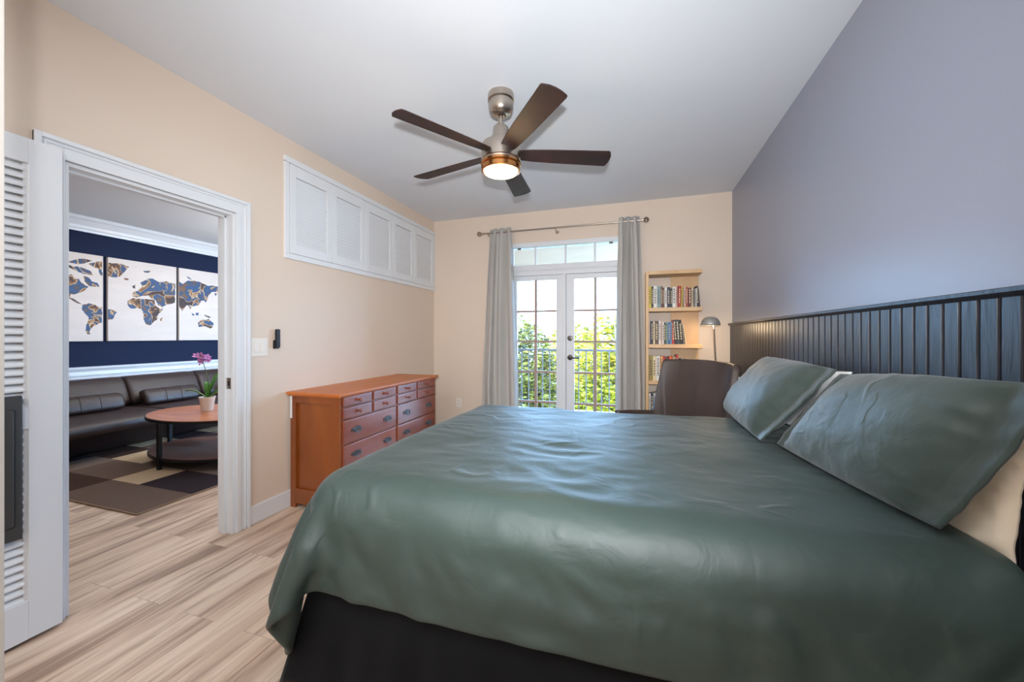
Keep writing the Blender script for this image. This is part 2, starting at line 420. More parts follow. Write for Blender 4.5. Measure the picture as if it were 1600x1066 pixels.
# living room mouldings
def profile_y(name, prof, x, y0, y1, m, lab, cat):
    b = MB(); b.prism([(x+p, y0, z) for p, z in prof], (0, y1-y0, 0)); struct(b.build(name, m), lab, cat)
profile_y('trim_2', [(0, 2.56), (.02, 2.56), (.024, 2.585), (.035, 2.60), (.045, 2.63), (.075, 2.675), (.085, 2.69), (.10, 2.70), (.10, 2.74), (0, 2.74)], LX, NEAR, 6.5, M['white'], 'white crown moulding above the navy wall', 'moulding')
profile_y('trim_3', [(0, .73), (.02, .73), (.022, .765), (.03, .78), (.03, .81), (.022, .82), (.03, .84), (.045, .86), (.05, .885), (0, .885)], LX, NEAR, 6.5, M['white'], 'white chair rail behind the sofa', 'moulding')
profile_y('baseboard_living', [(0, 0), (.015, 0), (.015, .12), (0, .125)], LX, NEAR, 6.5, M['white'], 'white baseboard behind the sofa', 'baseboard')

# black bead board wainscot behind the bed
b = MB()
x0 = R-.022
y = B-.006; bw = .0655; n = 0
while y > NEAR+.02:
    y0 = max(NEAR, y-bw)
    g = .004
    # board with a rounded bead edge at each side
    b.prism([(R, y, 0), (x0+.017, y, 0), (x0+.017, y-.0028, 0), (x0+.0015, y-.0034, 0), (x0, y-.0055, 0), (x0, y0+.010, 0), (x0+.003, y0+.0085, 0), (x0, y0+.007, 0), (x0+.0015, y0+.003, 0), (x0+.017, y0+.0024, 0), (x0+.017, y0, 0), (R, y0, 0)], (0, 0, 1.372))
    y = y0
wt = struct(b.build('wall_right_boards', M['boards'], recalc=True), 'black stained vertical boards behind the bed', 'wainscot')
b = MB(); b.prism([(R, NEAR, 1.372), (x0-.004, NEAR, 1.372), (x0-.012, NEAR, 1.379), (x0-.018, NEAR, 1.384), (x0-.018, NEAR, 1.394), (x0-.006, NEAR, 1.398), (R, NEAR, 1.398)], (0, B-.002-NEAR, 0))
struct(b.build('trim_4', M['boards']), 'black cap rail along the top of the boards', 'cap rail')

# ------------------------------------------------------------------ balcony french doors and transom
def leaf(name, x0, x1, gx0, gx1, rows, mx, lab):
    o = struct(empty(name, ((x0+x1)/2, B+.045, 0)), lab, 'door')
    y0, y1 = B+.03, B+.075
    b = MB()
    b.box(x0, gx0, y0, y1, .02, 1.985, bev=.003); b.box(gx1, x1, y0, y1, .02, 1.985, bev=.003)
    b.box(gx0, gx1, y0, y1, 1.93, 1.985, bev=.003); b.box(gx0, gx1, y0, y1, .02, .13, bev=.003)
    b.box(gx0-.012, gx0+.004, y0-.004, y0, .13, 1.93); b.box(gx1-.004, gx1+.012, y0-.004, y0, .13, 1.93)
    b.build('door_frame', M['frame'], o)
    b = MB(); b.box(mx-.015, mx+.015, y0+.012, y1-.012, .13, 1.93)
    for z in rows: b.box(gx0, gx1, y0+.013, y1-.013, z-.012, z+.012)
    b.build('muntin_grid', M['taupe'], o)
    MB().box(gx0, gx1, y0+.021, y0+.025, .13, 1.93).build('pane', M['glass'], o)
    return o
rows = [1.563, 1.203, .843, .487]
leaf('door_2', -1.405, -.790, -1.343, -.857, rows, -1.112, 'left glazed balcony door with taupe grid')
dr = leaf('door_3', -.745, -.115, -.655, -.180, rows, -.416, 'right glazed balcony door with lever handle and deadbolt')
ry = Matrix.Translation((-.700, B+.03, 0)) @ Matrix.Rotation(PI/2, 4, 'X')
b = MB(); b.lathe([(0, .022), (.012, .022), (.016, .012), (.028, .010), (.031, 0)], seg=24, mat4=Matrix.Translation((-.700, B+.03, 1.243)) @ Matrix.Rotation(PI/2, 4, 'X'))
b.box(-.704, -.696, B-.006, B+.008, 1.226, 1.26, bev=.002)
b.build('deadbolt', M['darksteel'], dr, smooth=True, auto=.6)
b = MB(); b.lathe([(0, .014), (.02, .014), (.03, .008), (.031, 0)], seg=24, mat4=Matrix.Translation((-.700, B+.03, 1.02)) @ Matrix.Rotation(PI/2, 4, 'X'))
b.tube([(-.700, B+.02, 1.02), (-.700, B-.02, 1.02), (-.690, B-.03, 1.02), (-.64, B-.032, 1.018), (-.585, B-.026, 1.02)], .009)
b.build('door_handle', M['darksteel'], dr, smooth=True, auto=.6)

b = MB()   # outer frame, header, astragal, transom frame
b.box(WX0, -1.407, B-.004, B+.12, 0, WZ, bev=.003); b.box(-.113, WX1, B-.004, B+.12, 0, WZ, bev=.003)
b.box(-1.407, -.113, B-.004, B+.12, 2.325, WZ, bev=.003)
b.box(-1.407, -.113, B+.004, B+.12, 2.04, 2.11, bev=.003); b.box(-1.407, -.113, B+.012, B+.11, 1.987, 2.04, bev=.003)
b.box(-1.407, -.113, B-.004, B+.03, 2.052, 2.07, bev=.003)
b.box(-.788, -.747, B+.012, B+.09, .02, 1.987, bev=.003)
struct(b.build('trim_5', M['frame']), 'white frame of the balcony doors and transom', 'door frame')
tw = struct(empty('window_1', (-.76, B+.04, 2.11)), 'transom window above the balcony doors', 'window')
b = MB()
for x in (-1.114, -.752, -.418): b.box(x-.012, x+.012, B+.035, B+.055, 2.11, 2.325)
b.box(-1.407, -1.385, B+.035, B+.06, 2.11, 2.325)
b.build('muntin_grid', M['frame'], tw)
MB().box(-1.385, -.113, B+.043, B+.047, 2.11, 2.325).build('pane', M['glass'], tw)
b = MB()
for x in (-1.31, -.24): b.box(x-.02, x+.02, B+.02, B+.034, 2.305, 2.322, bev=.002)
b.build('window_catch', M['darksteel'], tw)
struct(MB().box(WX0, WX1, B-.0, B+.2, .001, .02, bev=.003).build('trim_6', M['frame']), 'white threshold below the balcony doors', 'threshold')

# ------------------------------------------------------------------ louvered door standing open at the doorway
d = struct(empty('door_1', (-2.4, 1.0, 0)), 'white louvered door folded open beside the doorway', 'door')
dx0, dx1, dy0, dy1 = -2.418, -2.385, .22, 1.003
b = MB(); sw = .10
b.box(dx0, dx1, dy1-sw, dy1, .015, 2.088, bev=.002); b.box(dx0, dx1, dy0, dy0+sw, .015, 2.088, bev=.002)
b.box(dx0, dx1, dy0+sw, dy1-sw, 1.985, 2.088, bev=.001); b.box(dx0, dx1, dy0+sw, dy1-sw, .015, .175, bev=.001)
b.box(dx0, dx1, dy0+sw, dy1-sw, .885, .975, bev=.001)
for (z0, z1) in ((.175, .885), (.975, 1.985)):
    for yy in (dy1-sw-.012, dy0+sw): b.box(dx0+.006, dx1-.006, yy, yy+.012, z0, z1)
b.build('door_frame', M['white'], d)
b = MB()
for (z0, z1) in ((.175, .885), (.975, 1.985)):
    n = round((z1-z0)/.034); p = (z1-z0)/n
    for i in range(n):
        zc = z0+p*(i+.5)
        b.prism([(dx0+.008, dy0+sw+.01, zc+.022), (dx0+.008, dy0+sw+.01, zc+.015), (dx1-.003, dy0+sw+.01, zc-.018), (dx1-.003, dy0+sw+.01, zc-.011)], (0, dy1-dy0-2*sw-.02, 0))
b.build('louvers', M['white'], d)
b = MB()   # charcoal moulded panel hanging on the door
px0, px1, py0, py1, pz0, pz1 = -2.384, -2.360, .60, .882, .445, 1.028
b.box(px0, px0+.016, py0, py1, pz0, pz1, bev=.005, seg=3)
b.box(px0+.012, px1-.002, py1-.060, py1-.022, pz0+.055, pz1-.055, bev=.008, seg=4)
b.box(px0+.012, px1-.002, py0+.022, py0+.060, pz0+.055, pz1-.055, bev=.008, seg=4)
tag(b.build('hanging_panel', M['charcoal'], smooth=True, auto=.6), 'long charcoal plastic panel hung on the white louvered door', 'panel')

# closet end panel at the left edge of the view
b = MB(); b.box(-1.475, -1.413, .478, .498, 0, 2.7, bev=.002)
struct(b.build('trim_9', M['plate']), 'thin upright frame edge at the far left of the view', 'frame')

# ------------------------------------------------------------------ high interior louvered shutters on the left wall
b = MB()
yA, yB, zA, zB = 2.17, B-.002, 1.845, 2.60
X0, X1 = L, L+.018
b.box(X0, X1, yA, yB, zB-.045, zB, bev=.002); b.box(X0, X1, yA, yB, zA, zA+.04, bev=.002)
b.box(X0, X1, yA, yA+.035, zA+.04, zB-.045, bev=.002); b.box(X0, X1, yB-.035, yB, zA+.04, zB-.045, bev=.002)
b.box(X0, X1+.008, yA, yB, zB-.045, zB-.036, bev=.002)
struct(b.build('window_2', M['white']), 'white frame around the row of high louvered shutters', 'window frame')
edges = [2.207, 2.625, 3.044, 3.485, 3.897, 4.351]
ordn = ['nearest the doorway', 'second from the doorway', 'middle of the five', 'second from the back corner', 'nearest the back corner']
for i in range(5):
    y0, y1 = edges[i]+.002, edges[i+1]-.002; st = .055
    s_ = thing('louvered_shutter', 'white louvered shutter panel high on the beige wall, ' + ordn[i], 'shutter', (L, (y0+y1)/2, zA+.04), group='shutters high on the left wall')
    z0, z1 = zA+.042, zB-.047
    b = MB()
    b.box(X0+.001, X1+.002, y0, y0+st, z0, z1, bev=.002); b.box(X0+.001, X1+.002, y1-st, y1, z0, z1, bev=.002)
    b.box(X0+.001, X1+.002, y0+st, y1-st, z1-.085, z1, bev=.001); b.box(X0+.001, X1+.002, y0+st, y1-st, z0, z0+.07, bev=.001)
    b.box(X0+.0005, X0+.002, y0+st, y1-st, z0+.07, z1-.085)
    b.build('shutter_frame', M['white'], s_)
    b = MB(); a0, a1 = z0+.07, z1-.093; nl = 18; p = (a1-a0)/nl
    for k in range(nl):
        zc = a0+p*(k+.5)
        b.prism([(X0+.004, y0+st+.002, zc-p*.62), (X0+.004, y0+st+.002, zc-p*.42), (X1-.001, y0+st+.002, zc+p*.36), (X1-.001, y0+st+.002, zc+p*.18)], (0, y1-y0-2*st-.004, 0))
    b.build('louvers', M['white'], s_)

# ------------------------------------------------------------------ wall fittings
t = thing('light_switch', 'ivory double rocker light switch beside the doorway', 'light switch', (L, 1.98, 1.19))
MB().box(L, L+.006, 1.918, 2.040, 1.130, 1.255, bev=.002).build('switch_plate', M['plate'], t)
for yc in (1.955, 2.003): MB().box(L+.006, L+.011, yc-.017, yc+.017, 1.158, 1.227, bev=.002).build('rocker', M['plate'], t)
t = thing('fan_remote', 'small black fan remote in a wall cradle beside the light switch', 'remote control', (L, 2.105, 1.24))
MB().box(L, L+.012, 2.082, 2.128, 1.178, 1.24, bev=.004).build('cradle', M['black'], t)
MB().box(L+.012, L+.026, 2.086, 2.124, 1.185, 1.318, bev=.006).build('remote_body', M['black'], t)
b = MB()
for k in range(4): b.box(L+.026, L+.029, 2.094, 2.103, 1.21+k*.025, 1.222+k*.025, bev=.001); b.box(L+.026, L+.029, 2.108, 2.117, 1.21+k*.025, 1.222+k*.025, bev=.001)
b.build('buttons', M['charcoal'], t)
t = thing('wall_outlet', 'ivory wall outlet on the beige wall left of the curtain', 'outlet', (-2.097, B, .43))
MB().box(-2.132, -2.062, B-.006, B, .375, .490, bev=.002).build('outlet_plate', M['plate'], t)
for zc in (.41, .455):
    b = MB(); b.box(-2.114, -2.080, B-.009, B-.006, zc-.015, zc+.015, bev=.003); b.mi = 1
    b.box(-2.106, -2.103, B-.0095, B-.0085, zc-.005, zc+.007); b.box(-2.091, -2.088, B-.0095, B-.0085, zc-.005, zc+.007)
    b.build('socket', [M['plate'], M['black']], t)

# ------------------------------------------------------------------ ceiling fan
FX, FY = -.77, 2.20
t = thing('ceiling_fan', 'brushed nickel ceiling fan with five dark wood blades and lit lamp', 'ceiling fan', (FX, FY, H))
MB().lathe([(0, H), (.078, H), (.080, H-.012), (.080, H-.040), (.074, H-.044), (.070, H-.046), (.070, H-.058), (.076, H-.060), (.074, H-.090), (.066, H-.112), (.040, H-.128), (.026, H-.130), (.022, H-.120), (0, H-.120)], FX, FY, 40).build('canopy', M['steel'], t, smooth=True, auto=.7)
MB().tube([(FX, FY, H-.11), (FX, FY, 2.52)], .0125, 16).build('down_rod', M['steel'], t, smooth=True, auto=.7)
MB().lathe([(0, 2.545), (.040, 2.545), (.046, 2.538), (.058, 2.450), (.075, 2.448), (.112, 2.435), (.118, 2.425), (.120, 2.37), (.120, 2.335), (.114, 2.332), (.112, 2.322), (0, 2.322)], FX, FY, 48).build('motor_housing', M['steel'], t, smooth=True, auto=.6)
k = MB().lathe([(.108, 2.322), (.122, 2.318), (.122, 2.306), (.112, 2.300), (.118, 2.296), (.118, 2.272), (.110, 2.268), (.104, 2.270), (.104, 2.322)], FX, FY, 48).build('light_ring', M['copper'], t, smooth=True, auto=.6)
MB().lathe([(.104, 2.320), (.104, 2.272), (.098, 2.262), (.080, 2.257), (.04, 2.254), (0, 2.253)], FX, FY, 48).build('lamp_diffuser', M['lamp_glow'], t, smooth=True)
def blade(ang):
    b = MB(); tilt = math.radians(-12)
    m4 = Matrix.Translation((FX, FY, 2.375)) @ Matrix.Rotation(math.radians(ang), 4, 'Z') @ Matrix.Rotation(tilt, 4, 'X')
    pts = []
    xs = [(.085, .040), (.13, .046), (.20, .054), (.32, .060), (.45, .064), (.56, .067), (.655, .070), (.666, .068), (.671, .062)]
    up = [(x, w) for x, w in xs] + [(.679, .030), (.681, 0), (.678, -.030)]
    lo = [(x-.006 if x > .6 else x, -w*.98) for x, w in xs]
    out = up + lo[::-1]
    b.prism([m4 @ Vector((x, y, -.003)) for x, y in out], (m4.to_3x3() @ Vector((0, 0, .006))))
    b.build('blade', M['blade'], t, bevel=.0015)
for k in range(5): blade(-121.5+72*k)
light('fan_lamp', 'POINT', (FX, FY, 2.18), 4, (1, .74, .42), shadow_soft_size=.09)
# ------------------------------------------------------------------ dresser
t = thing('dresser', 'cherry wood dresser with twelve visible drawers against the beige wall', 'dresser', (-2.2, 2.9, 0))
x0, x1, y0, y1, zt = L+.016, -1.985, 2.215, 3.585, .835
b = MB()
b.box(x0, x1-.018, y0+.02, y1-.02, .10, zt, bev=.001)
for yy in (y0, y1-.02):                       # framed side panels
    b.box(x0, x0+.05, yy, yy+.02, 0, zt, bev=.002); b.box(x1-.06, x1, yy, yy+.02, 0, zt, bev=.002)
    b.box(x0+.05, x1-.06, yy, yy+.02, zt-.06, zt, bev=.002); b.box(x0+.05, x1-.06, yy, yy+.02, .03, .14, bev=.002)
b.box(x1-.018, x1, y0+.02, y1-.02, .03, .115, bev=.002); b.box(x1-.018, x1, y0+.02, y1-.02, zt-.012, zt)
b.box(x1-.018, x1-.002, 2.874, 2.894, .115, zt)
b.box(x1-.016, x1-.003, y0+.02, y1-.02, .115, zt-.012)
b.build('carcass', M['cherry'], t)
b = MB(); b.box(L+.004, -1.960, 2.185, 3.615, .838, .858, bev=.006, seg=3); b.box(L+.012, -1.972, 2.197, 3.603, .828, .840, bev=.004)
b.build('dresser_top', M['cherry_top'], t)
def pull(yc, zc, par):
    b = MB(); X = x1+.012
    pl = [(0, .020), (.012, .013), (.022, .018), (.034, .008), (.046, .012), (.050, 0), (.044, -.010), (.030, -.008), (.018, -.017), (.008, -.014), (0, -.022)]
    pl = [(y*1.12, z*1.12) for y, z in pl]
    pts = [(y, z) for y, z in pl] + [(-y, z) for y, z in pl[-2:0:-1]]
    b.prism([(X, yc+y, zc+z) for y, z in pts], (.003, 0, 0))
    b.tube([(X+.003, yc-.033, zc+.002), (X+.016, yc-.033, zc-.004), (X+.020, yc-.024, zc-.018), (X+.021, yc, zc-.024), (X+.020, yc+.024, zc-.018), (X+.016, yc+.033, zc-.004), (X+.003, yc+.033, zc+.002)], .0035, 8)
    b.build('drawer_pull', M['darksteel'], par)
def knob(yc, zc, par):
    b = MB(); b.lathe([(.006, 0), (.005, .010), (.012, .016), (.013, .022), (.008, .028), (0, .029)], seg=16, mat4=Matrix.Translation((x1+.012, yc, zc)) @ Matrix.Rotation(PI/2, 4, 'Y'))
    b.build('knob', M['cherry_drawer'], par, smooth=True)
def drawer(ya, yb, za, zb, kind):
    b = MB(); b.box(x1-.002, x1+.012, ya, yb, za, zb, bev=.006, seg=3)
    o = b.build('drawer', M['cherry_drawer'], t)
    if kind == 'k': knob((ya+yb)/2, (za+zb)/2, o)
    else:
        wd = yb-ya
        for f in (.21, .80): pull(ya+wd*f, (za+zb)/2+.004, o)
for ya, yb in ((2.238, 2.556), (2.572, 2.876), (2.896, 3.208), (3.224, 3.560)):
    drawer(ya, yb, .758, .826, 'k'); drawer(ya, yb, .668, .748, 'k')
for ya, yb in ((2.238, 2.876), (2.896, 3.560)):
    for za, zb in ((.488, .658), (.310, .478), (.125, .300)): drawer(ya, yb, za, zb, 'p')
b = MB(); b.box(L+.0165, L+.034, 2.2115, 2.2149, .66, .825, bev=.001); b.build('white_bracket', M['white'], t)['label'] = 'white plastic bracket'

# ------------------------------------------------------------------ bed
t = thing('bed', 'large bed with black skirt and mattress under the green duvet', 'bed', (-.1, 2.0, 0))
YN, YF, XH, XF = 1.13, 2.77, .900, -1.15
b = MB(); b.box(XF+.02, XH, YN+.02, YF-.02, .38, .69, bev=.10, seg=5); b.build('mattress', M['white_cloth'], t, smooth=True, auto=1)
b = MB(); b.box(XF+.03, XH, YN+.03, YF-.03, .12, .38, bev=.01); b.build('box_spring', M['black_cloth'], t)
def skirt(u, v):
    # path: head-near -> foot-near -> foot-far -> head-far
    a, c, e = XH-XF, YF-YN, XH-XF
    s = u*(a+c+e); z = .39*(1-v)+.008
    fl = -.012+.075*v
    wv = (.010*math.sin(s*19+2*noise.noise(Vector((s*2, 0, 0))))+.006*math.sin(s*43))*v
    if s < a: p = Vector((XH-s, YN, z)); nrm = Vector((0, -1, 0)); d = min(1, (a-s)/.08); ex = Vector((-1, 0, 0))*(1-d)
    elif s < a+c: p = Vector((XF, YN+s-a, z)); nrm = Vector((-1, 0, 0)); d = min(1, (s-a)/.08, (a+c-s)/.08); ex = Vector((0, -1 if s-a < c/2 else 1, 0))*(1-d)
    else: p = Vector((XF+s-a-c, YF, z)); nrm = Vector((0, 1, 0)); d = min(1, (s-a-c)/.08); ex = Vector((-1, 0, 0))*(1-d)
    return p+(nrm+ex)*(fl+wv)
b = MB(); b.sheet(skirt, 360, 10); b.build('bed_skirt', M['black_cloth'], t, smooth=True, solid=.004)

import numpy as np
XD = .84
def drape_duvet():
    """relax a flat cloth over the mattress: distance constraints, gravity and contact with the bed"""
    XF_, YN_, YF_ = -1.175, 1.12, 2.80
    top, r = .732, .125
    fo, no, ff = .335, .325, .28
    lx, ly = XD-XF_+fo, YF_-YN_+no+ff
    nx, ny = 124, 124
    s = np.linspace(0, lx, nx+1)[:, None]*np.ones((1, ny+1)); t = (np.linspace(0, ly, ny+1)-no)[None, :]*np.ones((nx+1, 1))
    hx, hy = lx/nx, ly/ny
    def fold(d, R_):
        q = R_*np.pi/2
        return (np.where(d < q, R_*np.sin(np.minimum(d, q)/R_), R_+.12*(d-q)), np.where(d < q, R_*(1-np.cos(np.minimum(d, q)/R_)), R_+.99*(d-q)))
    ds = np.maximum(0, s-(XD-XF_)); dn = np.maximum(0, -t); df = np.maximum(0, t-(YF_-YN_)); dd = np.maximum(dn, df)
    rr = (ds**3+dd**3)**(1/3); o_, drop = fold(rr, .15); hy_ = np.hypot(ds, dd)+1e-9
    X = np.where(ds > 0, XF_, XD-s)-o_*ds/hy_; Y = np.clip(YN_+t, YN_, YF_)-o_*dn/hy_+o_*df/hy_; Z = top+.012-drop
    rs = np.random.RandomState(7)
    ph = rs.rand(40)*6.28; fx = rs.randn(40)*9; fy = rs.randn(40)*9; nz = sum(np.sin(fx[k]*s+fy[k]*t+ph[k]) for k in range(40))/40**.5
    msk = np.exp(-(((X+.42)/.55)**2+((Y-2.25)/.42)**2))
    Z = Z+(.004+.010*msk)*nz*(drop < .03)
    P = np.stack([X, Y, Z], -1); V = np.zeros_like(P)
    puff = 1+.014*nz+.034*msk           # slack where the cover is rumpled
    def con(P, a, b, L0, k):
        d = P[b]-P[a]; ln = np.sqrt((d**2).sum(-1))+1e-9
        e = ln-L0
        if k < 0: e = np.maximum(e, 0); k = -k
        c = (k*.5*e/ln)[..., None]*d
        P[a] += c; P[b] -= c
    S = lambda a, b, st: slice(a, b, st)
    def span(ax, step, par):
        # pairs i, i+step with parity par
        n = (nx if ax == 0 else ny)+1
        out = []
        for off in range(step):
            i = np.arange(off+par*step, n-step, 2*step); out.append(i)
        return np.concatenate(out)
    sets = []
    for ax in (0, 1):
        h = hx if ax == 0 else hy
        for step, k, rest in ((16, -1.0, 16*h), (8, -1.0, 8*h), (4, .20, 4*h), (2, .6, 2*h), (1, 1.0, h)):
            for par in (0, 1):
                i = span(ax, step, par)
                if ax == 0: a = (i, slice(None)); b = (i+step, slice(None)); L0 = rest*(puff[i]+puff[i+step])/2
                else: a = (slice(None), i); b = (slice(None), i+step); L0 = rest*(puff[:, i]+puff[:, i+step])/2
                sets.append((a, b, L0, k))
    dg = (hx*hx+hy*hy)**.5
    for par in (0, 1):
        i = np.arange(par, nx, 2)
        sets.append((np.ix_(i, np.arange(ny)), np.ix_(i+1, np.arange(1, ny+1)), dg, .35))
        sets.append((np.ix_(i, np.arange(1, ny+1)), np.ix_(i+1, np.arange(ny)), dg, .35))
    lo = np.array([XF_, YN_, -1.0])+r; hi = np.array([2.0, YF_, top])-r
    def collide(P, Q):
        c = np.clip(P, lo, hi); d = P-c; ln = np.sqrt((d**2).sum(-1))+1e-9
        # widening skirt below the mattress
        pen = (r+.006)-ln; m = pen > 0
        push = (d/ln[..., None])*np.where(m, pen, 0)[..., None]
        P += push
        mv = P-Q; P -= np.where(m, .55, 0)[..., None]*mv*np.array([1, 1, .2])
        fl = .02+.03*np.clip((.38-P[..., 2])/.38, 0, 1)
        low = P[..., 2] < .40
        inx = (P[..., 0] > XF_-fl) & (P[..., 1] > YN_-fl) & (P[..., 1] < YF_+fl) & low
        dx = P[..., 0]-(XF_-fl); dy = P[..., 1]-(YN_-fl); dz = (YF_+fl)-P[..., 1]
        w = np.argmin(np.stack([dx, dy, dz]), 0)
        P[..., 0] -= np.where(inx & (w == 0), dx, 0); P[..., 1] -= np.where(inx & (w == 1), dy, 0); P[..., 1] += np.where(inx & (w == 2), dz, 0)
    pin = P[:3].copy(); dt = 1/60.
    for f in range(60):
        V[..., 2] -= 5.0*dt; V *= .92
        Q = P.copy(); P = P+V*dt
        for it in range(14):
            for a, b, L0, k in sets: con(P, a, b, L0, k)
            if it % 3 == 2: collide(P, Q); P[:3, 20:105] = pin[:, 20:105]
        collide(P, Q)
        V = (P-Q)/dt
    return P, s, t

P_, S_, T_ = drape_duvet()
b = MB(); bm = b.bm
g = [[bm.verts.new(P_[i, j]) for j in range(P_.shape[1])] for i in range(P_.shape[0])]
for i in range(len(g)-1):
    for j in range(len(g[0])-1): bm.faces.new((g[i][j], g[i][j+1], g[i+1][j+1], g[i+1][j]))
bm.normal_update()
disp = []
for i in range(len(g)):
    for j in range(len(g[0])):
        a, c = float(S_[i, j]), float(T_[i, j]); N = lambda x, y, z: noise.noise(Vector((x, y, z)))
        d = .012*N(a*1.7, c*1.7, 1)+.006*N(a*4, c*5, 2)
        d += .005*(1-abs(N(a*5+c*4, c*9-a*2, 6))*2.4)*(.4+.6*max(0, N(a*1.3, c*1.3, 9)+.3))
        side = max(0, min(1, (-c-.02)/.12)) if a < 2.0 else 0
        d += side*.012*(1-abs(N(a*3.2-c*4.5, c*1.8+a*.6, 21))*2.6)
        edge = min(i, len(g)-1-i, j, len(g[0])-1-j)
        disp.append((g[i][j], g[i][j].normal.copy(), (d+.006)*min(1, .3+edge/8)))
for v, n_, d in disp: v.co += n_*d*(1 if n_.z > -.2 else -1)
o = b.build('duvet', M['duvet'], smooth=True, solid=.022, sub=1)
tag(o, 'dark green duvet spread over the bed', 'duvet')

def pillow(name, c, T, m, label, fl=(0, 0, 0, 0), seed=0, n=48, wr=.010, cat='pillow', sag=.03):
    """c: four corners (u0v0, u1v0, u1v1, u0v1); fl: flange fraction on the u0, u1, v0, v1 edges"""
    c = [Vector(p) for p in c]
    nrm = ((c[1]-c[0]).cross(c[3]-c[0])).normalized()
    udir = (c[1]-c[0]); vdir = (c[3]-c[0])
    def P(u, v, side):
        base = c[0]*(1-u)*(1-v)+c[1]*u*(1-v)+c[2]*u*v+c[3]*(1-u)*v
        # concave edges between the corners
        base = base + vdir*(sag*math.sin(PI*u)*((1-v)**3-v**3)) + udir*(sag*.7*math.sin(PI*v)*((1-u)**3-u**3))
        uu = (u-fl[0])/(1-fl[0]-fl[1]); vv = (v-fl[2])/(1-fl[2]-fl[3])
        if 0 < uu < 1 and 0 < vv < 1:
            h = (max(0, 1-abs(2*uu-1)**3.2)*max(0, 1-abs(2*vv-1)**2.6))**.48
        else: h = 0
        N = lambda a, b_, k: noise.noise(Vector((a, b_, k+seed)))
        edge = 1-min(1, h*1.1)
        w = wr*N(u*3, v*3, 1)*.9 + wr*.9*(1-abs(N(u*7+v*3, v*6-u*2, 4))*2)*(.25+.75*edge)*min(1, h*4+.15)
        fr = .004*N(u*9, v*9, 7) if h == 0 else 0
        return base + nrm*side*(h*T/2+.003) + nrm*(w+fr) + nrm*.01*N(u*1.5, v*1.5, 12)
    b = MB(); bm = b.bm; n0 = 0
    F = [[bm.verts.new(P(i/n, j/n, 1)) for j in range(n+1)] for i in range(n+1)]
    K = [[bm.verts.new(P(i/n, j/n, -1)) for j in range(n+1)] for i in range(n+1)]
    for i in range(n):
        for j in range(n):
            bm.faces.new((F[i][j], F[i+1][j], F[i+1][j+1], F[i][j+1])); bm.faces.new((K[i][j], K[i][j+1], K[i+1][j+1], K[i+1][j]))
    for i in range(n):
        bm.faces.new((F[i][0], K[i][0], K[i+1][0], F[i+1][0])); bm.faces.new((F[i][n], F[i+1][n], K[i+1][n], K[i][n]))
        bm.faces.new((F[0][i], F[0][i+1], K[0][i+1], K[0][i])); bm.faces.new((F[n][i], K[n][i], K[n][i+1], F[n][i+1]))
    o = b.build(name, m, smooth=True)
    return tag(o, label, cat)
pillow('pillow', [(.845, 2.00, .735), (.855, 1.22, .705), (.895, 1.22, 1.03), (.895, 1.97, 1.04)], .06, M['cream_cloth'], 'cream pillow tucked behind the nearer green pillow', seed=5, wr=.014)
pillow('pillow', [(.845, 2.72, .755), (.845, 2.06, .755), (.895, 2.00, 1.115), (.895, 2.70, 1.09)], .06, M['white_cloth'], 'white pillow tucked behind the farther green pillow', seed=9, wr=.014)
pillow('pillow', [(.615, 2.00, .785), (.745, 1.265, .775), (.850, 1.10, 1.165), (.800, 1.88, 1.115)], .145, M['sham'], 'large green pillow nearer the camera, with a wide flat border', fl=(.09, .12, 0, 0), seed=2, wr=.009, sag=-.02)
pillow('pillow', [(.575, 2.84, .785), (.560, 2.02, .785), (.790, 1.88, 1.13), (.785, 2.70, 1.135)], .20, M['sham'], 'green pillow farther from the camera, beside the leather armchair', fl=(.03, .10, 0, 0), seed=3, wr=.009, sag=-.012)

# ------------------------------------------------------------------ curtains and rod
t = thing('curtain_rod', 'brushed nickel curtain rod with round finials above the balcony doors', 'curtain rod', (-.8, 4.28, 2.5))
MB().tube([(-1.72, 4.28, 2.497), (.075, 4.28, 2.497)], .009, 12).build('rod', M['steel'], t, smooth=True, auto=.7)
for x, s in ((-1.72, -1), (.075, 1)):
    b = MB(); b.tube([(x, 4.28, 2.497), (x+s*.03, 4.28, 2.497)], .012, 12)
    for a in (0, 60, 120):
        m4 = Matrix.Translation((x+s*.052, 4.28, 2.497)) @ Matrix.Rotation(math.radians(a), 4, 'X')
        b.tube([m4 @ Vector((.026*math.cos(q*PI/8), .026*math.sin(q*PI/8), 0)) for q in range(16)], .0045, 6, closed=True)
    b.lathe([(0, -.016), (.012, -.012), (.016, 0), (.012, .012), (0, .016)], seg=12, mat4=Matrix.Translation((x+s*.052, 4.28, 2.497)))
    b.build('finial', M['steel'], t, smooth=True, auto=.9)
for x in (-1.66, -.842, .03):
    b = MB(); b.tube([(x, B-.001, 2.47), (x, B-.03, 2.47), (x, 4.28, 2.48)], .006, 8); b.tube([(x, B, 2.47), (x, B-.006, 2.47)], .02, 16)
    b.tube([(x, 4.28+.014*math.cos(q), 2.497+.014*math.sin(q)) for q in [PI*k/6 for k in range(6, 13)]], .004, 6)
    b.build('bracket', M['steel'], t, smooth=True, auto=.9)
